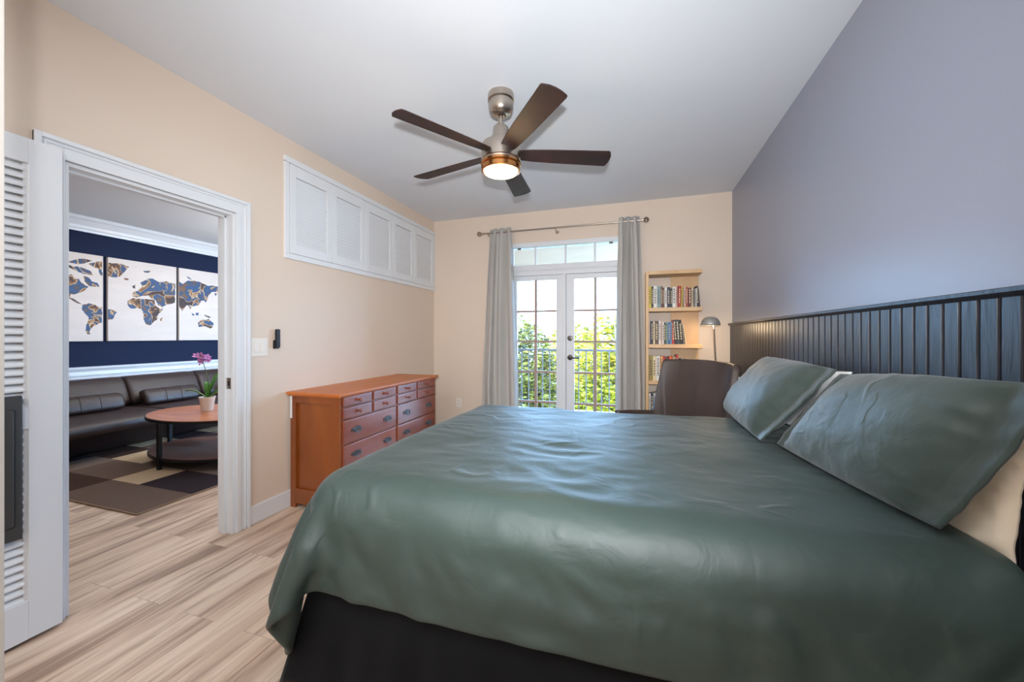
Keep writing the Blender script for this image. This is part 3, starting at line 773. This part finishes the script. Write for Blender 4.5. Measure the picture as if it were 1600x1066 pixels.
def curtain(xt0, xt1, xb0, xb1, lab, ph):
    def fn(u, v):
        z = 2.545-2.525*v
        w = min(1, v*1.4)**.8
        x0_ = xt0+(xb0-xt0)*w; x1_ = xt1+(xb1-xt1)*w
        x = x0_+(x1_-x0_)*u
        q = u*2*PI
        top = max(0, 1-v*9)
        y = 4.285 + (.036+.018*v)*math.sin(q*3.1+ph+.5*math.sin(v*3+ph)) + .007*math.sin(q*6.3+ph*2+v*2) + .012*noise.noise(Vector((u*4, v*2.5, ph)))
        x += .010*math.sin(q*4.5*1+1.2+ph)*(1-top)
        y = y*(1-top*.35)+4.28*top*.35
        return (x, y, z)
    b = MB(); b.sheet(fn, 150, 60)
    tag(b.build('curtain', M['curtain'], smooth=True, solid=.003), lab, 'curtain')
curtain(-1.635, -1.375, -1.755, -1.285, 'grey curtain hanging left of the balcony doors', 0)
curtain(-.150, .060, -.190, .112, 'grey curtain hanging between the balcony doors and the bookcase', 2)

# ------------------------------------------------------------------ bookcase
t = thing('bookcase', 'tall open birch bookcase with five shelves in the corner', 'bookcase', (.37, 4.24, 0))
fy, by = 4.12, 4.374
MB().box(.118, .146, fy, by, 0, 1.929, bev=.002).build('side_panel', M['birch'], t)
MB().box(.375, .640, by-.016, by, .03, 1.889, bev=.001).build('back_board', M['birch'], t)
MB().box(.1465, .640, fy-.004, by, 1.889, 1.925, bev=.003).build('top_board', M['birch'], t)
shelf_z = [1.556, 1.187, .818, .430, .10]
for z in shelf_z: MB().box(.1465, .640, fy-.004, by-.0165, z-.040, z, bev=.003).build('shelf', M['birch'], t)

PALETTE = {'yellow': (206, 180, 40), 'black': (30, 28, 30), 'white': (226, 222, 214), 'pale grey': (186, 190, 190), 'teal': (96, 140, 138), 'brown': (92, 66, 54), 'maroon': (104, 44, 42),
 'navy': (30, 36, 66), 'dark green': (40, 52, 48), 'cream': (226, 206, 164), 'red': (176, 44, 44), 'pink': (212, 168, 150), 'rust': (170, 78, 52), 'grey': (118, 112, 108), 'green': (90, 130, 80),
 'blue': (52, 92, 150), 'light blue': (110, 150, 186), 'tan': (170, 146, 112), 'orange': (216, 84, 34), 'olive': (150, 130, 62), 'dark grey': (62, 64, 68), 'apricot': (228, 160, 90)}
BM = {k: mat('book_'+k.replace(' ', '_'), v, .5) for k, v in PALETTE.items()}
ROWS = [
 ('top', 1.556, [('yellow',103,138,.215,0),('black',140,166,.215,0),('white',167,210,.222,0),('pale grey',212,226,.215,0),('teal',227,248,.215,0),('pale grey',249,261,.212,0),('brown',262,287,.215,0),('maroon',288,310,.20,0),('white',312,345,.20,0),('navy',347,385,.202,0),('dark green',387,412,.19,0),('white',414,455,.205,0),('pink',457,478,.20,0),('red',482,520,.213,.05),('yellow',524,543,.205,.05),('dark grey',545,556,.20,.03),('pink',558,584,.202,0),('rust',586,612,.20,0),('maroon',615,655,.19,0),('cream',657,675,.188,0),('grey',678,705,.182,0),('white',707,720,.18,0),('black',724,752,.205,-.06),('grey',757,770,.19,-.09)]),
 ('second', 1.187, [('navy',133,160,.235,0),('cream',163,187,.225,0),('brown',190,230,.235,0),('white',235,263,.235,0),('pink',265,282,.225,0),('white',284,303,.225,0),('dark grey',305,327,.220,0),('green',329,344,.215,0),('light blue',346,362,.22,0),('blue',364,385,.22,0),('light blue',387,405,.22,0),('red',409,440,.235,0),('black',444,478,.245,-.07),('dark grey',480,514,.248,-.07),('black',516,550,.245,-.07),('grey',556,572,.20,-.10),('cream',579,590,.19,-.12)]),
 ('third', .818, [('olive',108,155,.255,0),('cream',158,200,.248,0),('white',203,252,.248,0),('apricot',258,292,.248,0),('red',294,322,.248,0),('maroon',325,365,.24,0),('orange',370,415,.248,0),('tan',418,455,.245,0),('red',460,490,.265,0),('black',515,525,.22,0),('white',530,560,.225,0),('grey',565,590,.22,0),('cream',595,620,.22,0)]),
 ('fourth', .430, [('white',108,130,.255,0),('navy',133,163,.255,0),('pale grey',165,189,.26,0),('cream',190,232,.262,0),('tan',235,265,.25,0),('grey',268,335,.25,0),('green',338,364,.235,0),('maroon',366,394,.245,0),('pale grey',396,404,.24,0),('light blue',406,434,.24,0),('white',437,468,.238,0),('brown',472,500,.23,0),('red',503,530,.24,0),('black',533,560,.235,0)])]
rng = random.Random(4)
LABELS = set()
for row, z, books in ROWS:
    for i, (colr, a, b_, h, lean) in enumerate(books):
        xa, xb = .0725+a*.00072, .0725+b_*.00072-.0006
        wd = xb-xa; dep = .13+.03*rng.random(); yf = fy+.012+.008*rng.random()
        if i == 0: lab = f'{colr} book at the left end of the {row} shelf, beside the {books[1][0]} one'
        elif i == len(books)-1: lab = f'{colr} book at the right end of the {row} shelf, after the {books[i-1][0]} one'
        else: lab = f'{colr} book on the {row} shelf between {books[i-1][0]} and {books[i+1][0]} books'
        if lean: lab = 'leaning ' + lab
        if lab in LABELS: lab += ', farther right'
        LABELS.add(lab)
        m4 = Matrix.Translation((xa if lean >= 0 else xa, 0, z)) @ Matrix.Rotation(lean if lean < 0 else lean*.6, 4, 'Y')
        if lean < 0: m4 = Matrix.Translation((xb, 0, z)) @ Matrix.Rotation(lean, 4, 'Y') @ Matrix.Translation((-wd, 0, 0))
        if lean > 0: m4 = Matrix.Translation((xa, 0, z)) @ Matrix.Rotation(lean*.5, 4, 'Y')
        bk = MB()
        c_ = min(.0022, wd*.15)
        bk.box(0, wd, yf, yf+c_, 0, h, mat4=m4); bk.box(0, c_, yf+c_, yf+dep, 0, h, mat4=m4); bk.box(wd-c_, wd, yf+c_, yf+dep, 0, h, mat4=m4)
        bk.mi = 2                              # spine bands and lettering blocks
        zz = h*.2
        while zz < h*.85:
            hh = h*(.03+.05*rng.random())
            bk.box(wd*.3, wd*.7, yf-.0004, yf, zz, zz+hh, mat4=m4); zz += hh*1.45+.002
        bk.mi = 1; bk.box(c_, wd-c_, yf+c_, yf+dep-.003, .003, h-.004, mat4=m4)
        dark = sum(PALETTE[colr]) < 330
        o = bk.build('book', [BM[colr], M['pages'], BM['cream'] if dark else BM['brown']])
        tag(o, lab, 'book', f'books on the {row} shelf')

# ------------------------------------------------------------------ floor lamp
t = thing('floor_lamp', 'slim steel floor lamp with dome shade between bookcase and armchair', 'floor lamp', (.74, 4.02, 0))
MB().lathe([(0, .022), (.10, .022), (.115, .014), (.118, 0), (0, 0)], .75, 4.05, 36).build('base', M['darksteel'], t, smooth=True, auto=.6)
MB().tube([(.75, 4.05, .02), (.745, 4.05, 1.0), (.722, 4.02, 1.36), (.715, 4.01, 1.40)], .007, 12).build('pole', M['steel'], t, smooth=True, auto=.7)
sh = MB().lathe([(.0, 1.452), (.03, 1.449), (.055, 1.437), (.072, 1.415), (.083, 1.388), (.085, 1.368), (.081, 1.368), (.078, 1.386), (.068, 1.41), (.05, 1.432), (.0, 1.445)], .690, 4.0, 36).build('lamp_shade', M['shade'], t, smooth=True)
MB().lathe([(0, 1.425), (.02, 1.415), (.028, 1.395), (.022, 1.378), (0, 1.372)], .690, 4.0, 20).build('bulb', emit('bulb_glow', (1, .8, .55), 10), t, smooth=True)
light('floor_lamp_light', 'POINT', (.690, 4.0, 1.355), 2.2, (1, .74, .45), shadow_soft_size=.03)

# ------------------------------------------------------------------ tall white bedside cabinet
t = thing('bedside_cabinet', 'narrow white bedside cabinet between the armchair and the far pillow', 'cabinet', (.83, 3.06, 0))
MB().box(.732, .925, 2.98, 3.14, 0, .955, bev=.003).build('cabinet_body', M['white'], t)
MB().box(.727, .732, 2.99, 3.13, .62, .93, bev=.002).build('drawer', M['white'], t)
MB().box(.723, .930, 2.975, 3.145, .955, .972, bev=.003).build('cabinet_top', M['white'], t)

# ------------------------------------------------------------------ leather armchair
CH = (.293, 3.39, 0); crz = math.radians(218)
t = thing('armchair', 'espresso leather wing armchair beyond the bed beside the bookcase', 'armchair', CH, crz)
cw = wmat(t)
def shell(u, v):
    # plan: arm tip -> back -> arm tip; local +x is the front
    a = 2*u-1; s = abs(a); sg = 1 if a > 0 else -1
    hw = .36
    if s < .5:                                # across the back, wings curve forward
        q = s/.5; px = -.30+.13*q**3.0*(.3+.7*v); py = hw*sg*(q*1.0)*(.88+.12*v)
        hgt = 1.065-.015*q*q
    else:
        q = (s-.5)/.5; px = -.30+.13*(.3+.7*v)*(1-q)+.56*q; py = sg*(hw*(.88+.12*v)+.02*math.sin(q*PI))
        e = max(0, 1-q/.09); e = e*e*(3-2*e)
        hgt = .575+(1.05-.575)*e + .035*q
    z = .26+(hgt-.26)*v
    px -= .09*(v*(hgt-.26)/.8)*(1 if s < .5 else max(0, 1-q*1.5))
    bell = .05*math.sin(v*PI)*(1-min(1, s*1.6))
    return cw @ Vector((px+bell, py+sg*.03*v*(1 if s > .3 else 0), z))
b = MB(); b.sheet(shell, 80, 24)
b.build('backrest', M['chair_leather'], t, smooth=True, solid=.055, sub=1)
b = MB(); b.box(-.20, .24, -.29, .29, .30, .44, bev=.05, seg=4, mat4=cw); b.build('seat_cushion', M['chair_leather'], t, smooth=True, auto=1)
b = MB(); b.box(-.20, .22, -.29, .29, .22, .30, bev=.02, mat4=cw); b.build('seat_base', M['chair_leather'], t, smooth=True, auto=1)
for sx in (-.2, .2):
    for sy in (-.27, .27):
        MB().tube([cw @ Vector((sx, sy, .23)), cw @ Vector((sx*1.15, sy*1.05, .0))], [.022, .014], 12).build('leg', M['walnut_dark'], t, smooth=True, auto=.7)
# ------------------------------------------------------------------ living room: map triptych
CONT={
1 :[ [(2.722,2.051),(2.750,2.064),(2.756,2.001),(2.795,2.015),(2.818,1.963),(2.853,1.968),(2.877,1.923),(2.912,1.895),(2.942,1.882),(2.906,1.829),(2.859,1.799),(2.830,1.780),(2.784,1.775),(2.773,1.734),(2.807,1.721),(2.841,1.692),(2.883,1.655),(2.841,1.668),(2.784,1.711),(2.739,1.739),(2.722,1.761),(2.695,1.836),(2.679,1.912),(2.673,1.989),(2.695,2.031)],[(2.728,2.170),(2.784,2.173),(2.853,2.213),(2.918,2.222),(2.979,2.209),(2.948,2.195),(2.900,2.162),(2.841,2.143),(2.784,2.149)],[(2.728,2.115),(2.773,2.123),(2.807,2.105),(2.841,2.119),(2.900,2.105),(2.967,2.075),(2.985,2.028),(2.918,2.034),(2.853,2.049),(2.807,2.073),(2.773,2.091)],[(2.894,2.006),(2.942,1.997),(2.973,1.952),(3.022,1.942),(3.045,1.895),(2.991,1.888),(2.948,1.891),(2.906,1.943)],[(2.942,2.170),(3.070,2.226),(3.070,2.024),(3.047,2.046),(3.029,2.127),(2.973,2.142)],[(2.888,1.656),(2.948,1.677),(3.010,1.657),(3.022,1.641),(3.070,1.636),(3.070,1.443),(3.035,1.425),(2.985,1.390),(2.954,1.340),(2.961,1.290),(2.930,1.290),(2.915,1.331),(2.918,1.372),(2.939,1.455),(2.942,1.504),(2.906,1.551),(2.883,1.590)] ],
2 :[ [(3.120,2.210),(3.190,2.219),(3.258,2.226),(3.345,2.198),(3.313,2.157),(3.272,2.089),(3.244,2.050),(3.204,2.035),(3.150,2.036),(3.120,2.040)],[(3.285,2.038),(3.341,2.037),(3.334,2.015),(3.299,2.014)],[(3.120,1.614),(3.177,1.604),(3.217,1.578),(3.190,1.533),(3.170,1.484),(3.120,1.478)],[(3.327,1.734),(3.384,1.784),(3.457,1.782),(3.546,1.781),(3.631,1.779),(3.639,1.705),(3.695,1.653),(3.735,1.665),(3.671,1.566),(3.663,1.510),(3.616,1.461),(3.585,1.419),(3.531,1.431),(3.501,1.512),(3.509,1.558),(3.479,1.638),(3.427,1.653),(3.362,1.639),(3.327,1.690)],[(3.695,1.511),(3.727,1.537),(3.719,1.483),(3.700,1.479)],[(3.377,1.828),(3.391,1.865),(3.442,1.889),(3.486,1.949),(3.464,2.000),(3.546,2.066),(3.608,2.079),(3.687,2.039),(3.784,2.062),(3.885,2.037),(3.885,1.763),(3.834,1.739),(3.784,1.726),(3.719,1.673),(3.671,1.708),(3.647,1.771),(3.577,1.812),(3.562,1.838),(3.501,1.823),(3.427,1.794),(3.384,1.802)],[(3.377,1.944),(3.413,1.972),(3.413,1.913),(3.384,1.918)],[(3.501,2.170),(3.585,2.183),(3.562,2.152),(3.509,2.149)] ],
3 :[ [(3.934,2.082),(3.990,2.050),(4.043,2.107),(4.154,2.122),(4.249,2.104),(4.327,2.073),(4.447,2.077),(4.577,2.050),(4.577,2.012),(4.468,1.979),(4.396,1.971),(4.346,1.907),(4.327,1.842),(4.249,1.824),(4.210,1.749),(4.116,1.725),(4.080,1.739),(4.034,1.735),(3.981,1.642),(3.946,1.699),(3.934,1.728)],[(4.052,1.757),(4.107,1.700),(4.080,1.678)],[(4.089,1.639),(4.148,1.591),(4.131,1.576)],[(4.163,1.623),(4.210,1.635),(4.201,1.588),(4.163,1.592)],[(4.287,1.609),(4.396,1.568),(4.366,1.556),(4.297,1.588)],[(4.437,1.958),(4.499,1.976),(4.458,1.918)],[(4.287,1.828),(4.356,1.876),(4.307,1.798)],[(4.191,1.480),(4.258,1.524),(4.327,1.527),(4.346,1.544),(4.427,1.478),(4.417,1.403),(4.376,1.385),(4.307,1.421),(4.210,1.409)],[(4.520,1.344),(4.573,1.395),(4.562,1.362),(4.526,1.336)],[(4.034,2.176),(4.080,2.158),(4.116,2.131),(4.062,2.144)] ],
}
def map_panel(y0, y1, k, lab):
    b = MB(); z0, z1 = 1.203, 2.287; X0, X1 = LX+.001, -6.462
    b.box(X0, X1, y0, y1, z0, z1, bev=.002)
    b.mi = 1; rg = random.Random(k)
    for pl in CONT[k]:
        # ragged coast: subdivide and jitter each outline
        pts = []
        n = len(pl)
        for i in range(n):
            a, c = Vector(pl[i]), Vector(pl[(i+1) % n]); ln = (c-a).length; m_ = max(1, int(ln/.022))
            for q in range(m_):
                p = a.lerp(c, q/m_)
                if 0 < q: p += Vector((rg.uniform(-.006, .006), rg.uniform(-.006, .006)))
                pts.append(p)
        if sum(pts[i].x*pts[(i+1) % len(pts)].y-pts[(i+1) % len(pts)].x*pts[i].y for i in range(len(pts))) < 0: pts = pts[::-1]
        f = [b.bm.verts.new((X1+.0008, min(max(p.x, y0+.001), y1-.001), p.y)) for p in pts]
        n0 = len(b.bm.faces); b.bm.faces.new(f); b._new(n0)
    # thin drifting cloud strokes
    b.mi = 2
    for q in range(26):
        yy, zz, ll = rg.uniform(y0+.05, y1-.2), rg.uniform(z0+.08, z1-.08), rg.uniform(.05, .14)
        b.poly([(X1+.0005, yy, zz), (X1+.0005, yy+ll, zz+.001), (X1+.0005, yy+ll*.9, zz+.004), (X1+.0005, yy+.01, zz+.003)])
    tag(b.build('map_print', [M['canvas'], M['land'], M['pagesd']], recalc=False), lab, 'wall art', 'three canvas map prints on the navy wall')
M['pagesd'] = mat('cloud_stroke', (206, 188, 170), .8)
map_panel(2.30, 3.080, 1, 'left canvas print of the world map with the Americas')
map_panel(3.127, 3.903, 2, 'middle canvas print of the world map with Europe and Africa')
map_panel(3.937, 4.715, 3, 'right canvas print of the world map with Asia and Australia')

# ------------------------------------------------------------------ sofa
t = thing('sofa', 'long dark brown leather sofa along the navy wall', 'sofa', (-5.8, 3.5, 0))
SY0, SY1 = 1.45, 5.6
def loft(prof, y0, y1, ny, dx=lambda y: 0):
    """closed profile (x,z) swept along y with softened ends"""
    n = len(prof)
    cx_ = sum(p[0] for p in prof)/n; cz_ = sum(p[1] for p in prof)/n
    b = MB(); bm = b.bm; rings = []
    for j in range(ny+1):
        y = y0+(y1-y0)*j/ny
        e = min(y-y0, y1-y); k = 1 if e > .06 else .80+.20*math.sqrt(max(0, 1-(1-e/.06)**2))
        rings.append([bm.verts.new((cx_+(p[0]-cx_)*k+dx(y)*max(0, min(1, (p[0]+6.2)/1.1)), y, cz_+(p[1]-cz_)*k)) for p in prof])
    for A, C in zip(rings, rings[1:]):
        for i in range(n): bm.faces.new((A[i], A[(i+1) % n], C[(i+1) % n], C[i]))
    bm.faces.new(rings[0][::-1]); bm.faces.new(rings[-1])
    return b
bend = lambda y: .0 if y > 3.2 else .12*((3.2-y)/1.4)**1.5
def rrect(x0, x1, z0, z1, r, slant=0):
    out = []
    for cx_, cz_, a0 in ((x1-r, z1-r, 0), (x0+r, z1-r, 90), (x0+r, z0+r, 180), (x1-r, z0+r, 270)):
        for k in range(5):
            a = math.radians(a0+k*22.5); x = cx_+r*math.cos(a); z = cz_+r*math.sin(a)
            out.append((x-slant*(z-z0), z))
    return out
prof = [(-6.40, .03), (-5.50, .03), (-5.42, .10), (-5.33, .22), (-5.30, .27), (-6.40, .27)]
loft(prof, SY0, SY1, 60, bend).build('sofa_base', M['leather'], t, smooth=True, auto=.7)
prof = rrect(-6.30, -5.13, .265, .405, .06)
for ya, yb in ((SY0, 3.10), (3.102, 4.72), (4.722, SY1)):
    loft(prof, ya, yb, 40, bend).build('seat_cushion', M['leather'], t, smooth=True, auto=1.2)
prof = rrect(-6.14, -5.90, .40, .755, .08, .45)
prof = [(x-.02, z) for x, z in prof]
for ya, yb in ((SY0+.02, 2.29), (2.295, 3.105), (3.11, 3.925), (3.93, 4.74), (4.745, SY1-.02)):
    loft(prof, ya, yb, 40).build('back_cushion', M['leather'], t, smooth=True, auto=1.2)
for k, (ya, yb, nm) in enumerate(((2.34, 2.94, 'leftmost'), (3.14, 3.76, 'middle'), (4.18, 4.80, 'right'))):
    prof = [(x+.27, z+.012) for x, z in rrect(-6.12, -5.985, .40, .585, .06, .35)]
    b = loft(prof, ya, yb, 30)
    for f_ in (.36, .64):
        yy = ya+(yb-ya)*f_; b.tube([(x+.001, yy+.02*(z-.5), z) for x, z in prof], .0035, 6, closed=True)
    lab = {'leftmost': 'brown leather lumbar cushion on the sofa below the left map print', 'middle': 'brown leather lumbar cushion on the sofa below the middle map print', 'right': 'brown leather lumbar cushion on the sofa behind the orchid'}[nm]
    tag(b.build('lumbar_cushion', M['leather'], smooth=True, auto=1.2), lab, 'cushion', 'lumbar cushions on the sofa')

# ------------------------------------------------------------------ rug of rectangular patches
b = MB()
ys = [1.78, 2.13, 2.49, 2.85, 3.21, 3.57, 3.93, 4.29, 4.65]
rowsx = [[(-3.35, -4.35, 0), (-4.35, -5.0, 4), (-5.0, -5.75, 1)],
         [(-3.35, -3.99, 1), (-3.99, -4.35, 2), (-4.35, -5.0, 0), (-5.0, -5.36, 3), (-5.36, -5.75, 1)],
         [(-3.35, -3.99, 3), (-3.99, -4.62, 0), (-4.62, -5.1, 2), (-5.1, -5.75, 4)],
         [(-3.35, -4.0, 2), (-4.0, -4.64, 3), (-4.64, -5.3, 0), (-5.3, -5.75, 2)],
         [(-3.35, -3.7, 0), (-3.7, -4.5, 4), (-4.5, -5.0, 2), (-5.0, -5.75, 1)],
         [(-3.35, -4.1, 2), (-4.1, -4.9, 1), (-4.9, -5.3, 3), (-5.3, -5.75, 2)],
         [(-3.35, -4.0, 1), (-4.0, -5.0, 0), (-5.0, -5.75, 2)],
         [(-3.35, -4.3, 3), (-4.3, -5.0, 2), (-5.0, -5.75, 4)]]
for i, rw in enumerate(rowsx):
    for xa, xb, k in rw:
        b.mi = k; b.box(xb, xa, ys[i], ys[i+1], .001, .012)
b.mi = 5
for (a, c, e, f) in ((-3.352, -3.340, 1.775, 4.655), (-5.76, -5.75, 1.775, 4.655), (-5.76, -3.34, 1.770, 1.78), (-5.76, -3.34, 4.65, 4.66)): b.box(a, c, e, f, .001, .011, bev=.002)
tag(b.build('area_rug', [M['rug_brown'], M['rug_dark'], M['rug_beige'], M['rug_grey'], M['rug_choc'], mat('rug_binding', (140, 118, 98), .9)]), 'patchwork rug in brown and beige under the oval coffee table', 'rug')

# ------------------------------------------------------------------ coffee table
CX, CY = -4.19, 2.83
t = thing('coffee_table', 'oval two-tier coffee table with orange wood top and black legs', 'coffee table', (CX, CY, .012))
def oval(z0, z1, a, b_, m, name, rim):
    q = MB(); q.lathe([(0, z0), (a, z0), (a, z1-.001), (a-.012, z1-.001), (0, z1-.001)], CX, CY, 72, sy=b_/a); q.build(name+'_rim', M['black_metal'], t, smooth=True, auto=.5)
    q = MB(); q.lathe([(0, z1-.004), (a-.010, z1-.004), (a-.010, z1+.002), (a-.014, z1+.004), (0, z1+.004)], CX, CY, 72, sy=b_/a); q.build(name, m, t, smooth=True, auto=.5)
oval(.455, .480, .64, .43, M['walnut'], 'table_top', 0)
oval(.095, .120, .62, .41, M['walnut_dark'], 'lower_shelf', 0)
for dx_, dy_ in ((-.06, -.405), (.06, .405), (-.60, .0), (.60, 0)):
    MB().box(CX+dx_-.016, CX+dx_+.016, CY+dy_-.016, CY+dy_+.016, .012, .455, bev=.002).build('leg', M['black_metal'], t)

# ------------------------------------------------------------------ orchid
OX, OY, OZ = -4.25, 2.85, .485
t = thing('potted_orchid', 'purple orchid in a white pot on the coffee table', 'potted plant', (OX, OY, OZ))
MB().lathe([(0, 0+OZ), (.045, OZ), (.050, OZ+.01), (.068, OZ+.13), (.072, OZ+.135), (.072, OZ+.15), (.064, OZ+.15), (.060, OZ+.12), (0, OZ+.12)], OX, OY, 28).build('pot', M['pot'], t, smooth=True, auto=.7)
MB().lathe([(0, OZ+.135), (.06, OZ+.13), (.06, OZ+.12)], OX, OY, 20).build('soil', M['stem'], t)
def leafblade(ang, ln, wd, lift, droop):
    ca, sa = math.cos(ang), math.sin(ang)
    def fn(u, v):
        r = ln*u; w_ = wd*math.sin(PI*min(1, .08+u*.92))**.7*(v-.5)
        z = OZ+.13+lift*math.sin(u*PI*.6)-droop*u*u + abs(v-.5)*.02
        return (OX+ca*r-sa*w_, OY+sa*r+ca*w_, z)
    MB().sheet(fn, 12, 4).build('leaf', M['leaf'], t, smooth=True, solid=.003)
# directions roughly across and towards the view
for a, ln, wd, li, dr_ in ((.6, .13, .055, .26, 0), (1.2, .16, .06, .24, .0), (.9, .20, .05, .10, .10), (2.6, .10, .05, .16, 0), (1.0, .26, .045, .14, .05), (-2.4, .18, .02, .09, .0)):
    leafblade(a, ln, wd, li, dr_)
st = [(OX, OY, OZ+.13), (OX+.01, OY+.01, OZ+.28), (OX-.005, OY-.01, OZ+.42), (OX-.02, OY-.03, OZ+.52)]
b = MB(); b.tube(st, .0035, 8); b.tube([(OX+.03, OY+.03, OZ+.13), (OX+.06, OY+.07, OZ+.30), (OX+.07, OY+.09, OZ+.40)], .003, 8); b.build('stem', M['stem'], t, smooth=True)
rg = random.Random(3)
for k in range(11):
    fx = OX-.02+rg.uniform(-.055, .045); fyy = OY-.03+rg.uniform(-.05, .05); fz = OZ+.55+rg.uniform(-.06, .045)
    q = Vector((rg.uniform(-.4, 1), rg.uniform(-1, -.2), rg.uniform(-.3, .5))).to_track_quat('Z', 'Y').to_matrix().to_4x4()
    m4 = Matrix.Translation((fx, fyy, fz)) @ q
    b = MB()
    for p in range(5):
        an = p*2*PI/5
        pts = [(0, 0), (.012, .010), (.024, .012), (.034, .004), (.034, -.004), (.024, -.012), (.012, -.010)]
        b.poly([m4 @ Vector((x*math.cos(an)-y*math.sin(an), x*math.sin(an)+y*math.cos(an), .006*(x/.034)**2*2)) for x, y in pts])
    b.mi = 1; b.lathe([(0, .010), (.005, .006), (.006, 0), (0, -.002)], seg=8, mat4=m4)
    b.build('flower', [M['petal'], M['stem']], t)

# ------------------------------------------------------------------ balcony and outdoors
M['concrete'] = mat('balcony_plaster', (190, 164, 142), .8, var=.05, vscale=3)
struct(MB().box(-3.2, 1.6, B+.2, 5.75, -.15, -.01).build('trim_7', M['concrete']), 'balcony floor slab', 'balcony')
struct(MB().box(-3.2, 1.6, B+.2, 6.35, 2.44, 2.6).build('trim_8', M['concrete']), 'underside of the balcony above', 'balcony')
t = thing('balcony_railing', 'dark metal balcony railing with thin vertical bars beyond the doors', 'railing', (-.8, 5.62, 0))
M['rail'] = mat('bronze_rail', (104, 100, 104), .5, .2)
b = MB(); b.box(-3.1, 1.5, 5.60, 5.64, 1.045, 1.075, bev=.003); b.build('top_rail', M['rail'], t)
b = MB(); b.box(-3.1, 1.5, 5.605, 5.635, .13, .155, bev=.002); b.build('bottom_rail', M['rail'], t)
for k in range(28):
    x = -2.6+k*.108
    MB().box(x-.007, x+.007, 5.613, 5.627, .155, 1.045).build('baluster', M['rail'], t)
for x in (-3.08, 1.48): MB().box(x-.02, x+.02, 5.60, 5.64, -.01, 1.045).build('post', M['rail'], t)
struct(MB().box(-80, 80, 6, 160, -7.2, -7).build('ground', mat('pale_ground', (98, 94, 88), .9, var=.1, vscale=.3)), 'pale ground far below the balcony', 'ground')

def leaf_mat(name, c0, c1, c2):
    m, n, l, bb = new_mat(name)
    g = n.new('ShaderNodeNewGeometry')
    r = n.new('ShaderNodeValToRGB'); e = r.color_ramp.elements
    e[0].color = lin(*c0); e[1].color = lin(*c2); x = e.new(.5); x.color = lin(*c1)
    l.new(g.outputs['Random Per Island'], r.inputs[0]); l.new(r.outputs[0], bb.inputs['Base Color'])
    bb.inputs['Roughness'].default_value = .5
    tl = n.new('ShaderNodeBsdfTranslucent'); l.new(r.outputs[0], tl.inputs[0])
    mx = n.new('ShaderNodeMixShader'); mx.inputs[0].default_value = .4
    l.new(bb.outputs[0], mx.inputs[1]); l.new(tl.outputs[0], mx.inputs[2]); l.new(mx.outputs[0], n['Material Output'].inputs[0])
    return m
LMY = leaf_mat('yellow_green_foliage', (60, 58, 12), (152, 134, 14), (176, 156, 34))
LMG = leaf_mat('olive_foliage', (32, 32, 12), (96, 86, 24), (156, 138, 50))
BARK = mat('bark', (96, 78, 62), .9, bump=.5, bscale=20)
def tree(x, y, top, rx, rz, m, lab, seed, n=7000, lw=.075):
    base = -7.0
    t = thing('tree', lab, 'tree', (x, y, base), group='trees beyond the balcony')
    rg = random.Random(seed)
    b = MB(); cz = top-rz
    b.tube([(x, y, base), (x+.05, y, base+3), (x-.05, y+.1, cz)], [.22, .17, .08], 12)
    for k in range(9):
        a = rg.uniform(0, 2*PI); zz = cz-rz*.6+rz*1.0*rg.random()
        e = (x+math.cos(a)*rx*.7, y+math.sin(a)*rx*.7, zz+rz*.5)
        b.tube([(x, y, zz-.4), ((x+e[0])/2, (y+e[1])/2, zz+.1), e], [.06, .04, .012], 7)
    b.build('trunk', BARK, t, smooth=True)
    b = MB(); bm = b.bm
    for k in range(n):
        # leaves sit in clusters on the crown's shell
        while True:
            p = Vector((rg.uniform(-1, 1), rg.uniform(-1, 1), rg.uniform(-1, 1)))
            if .25 < p.length < 1: break
        nz = noise.noise(p*3.2+Vector((seed, 0, 0)))
        if nz < -.12 and rg.random() < .85: continue
        p = p*(1+.16*noise.noise(p*2+Vector((0, seed, 0))))
        c = Vector((x+p.x*rx, y+p.y*rx, cz+p.z*rz))
        q = Vector((rg.gauss(0, 1), rg.gauss(0, 1)-.4, rg.gauss(0, 1)+.7)).to_track_quat('Z', 'Y').to_matrix()
        s = lw*rg.uniform(.6, 1.3)
        vs = [bm.verts.new(c+q @ Vector(v)*s) for v in ((-1, 0, 0), (-.2, -.42, .1), (1, 0, 0), (-.2, .42, .1))]
        bm.faces.new(vs)
    b.build('crown', m, t, recalc=False)
tree(-3.1, 9.8, 1.85, 1.3, 2.6, LMG, 'olive green tree filling the left balcony door', 1, 22000)
tree(-.25, 9.4, 1.85, 1.25, 2.5, LMY, 'bright yellow green tree at the right of the right balcony door', 2, 22000)
tree(-2.0, 13.2, 1.85, 1.5, 2.8, LMY, 'sunlit yellow tree behind the middle of the balcony doors', 3, 22000)
tree(-5.8, 13.2, 1.95, 1.6, 2.8, LMG, 'olive tree at the left behind the balcony doors', 4, 6000)

t = thing('apartment_building', 'pale distant building with blue windows above the trees', 'building', (-1.2, 46, -7))
M['pale'] = mat('pale_facade', (224, 214, 210), .8, var=.03, vscale=.5)
M['bglass'] = mat('blue_window', (120, 160, 186), .2)
MB().box(-5.5, 4.5, 44, 54, -7, 3.4, bev=.05).build('facade', M['pale'], t)
for k in range(5):
    for j in range(4):
        MB().box(-5.0+k*1.9, -3.7+k*1.9, 43.93, 44.0, 1.9-j*2.4, 2.5-j*2.4).build('window', M['bglass'], t)
MB().box(-5.7, 4.7, 43.7, 54.2, 3.4, 3.65, bev=.03).build('roof', M['pale'], t)
MB().box(-5.5, 4.5, 43.2, 44, 1.2, 1.45, bev=.02).build('balcony_slab', M['pale'], t)
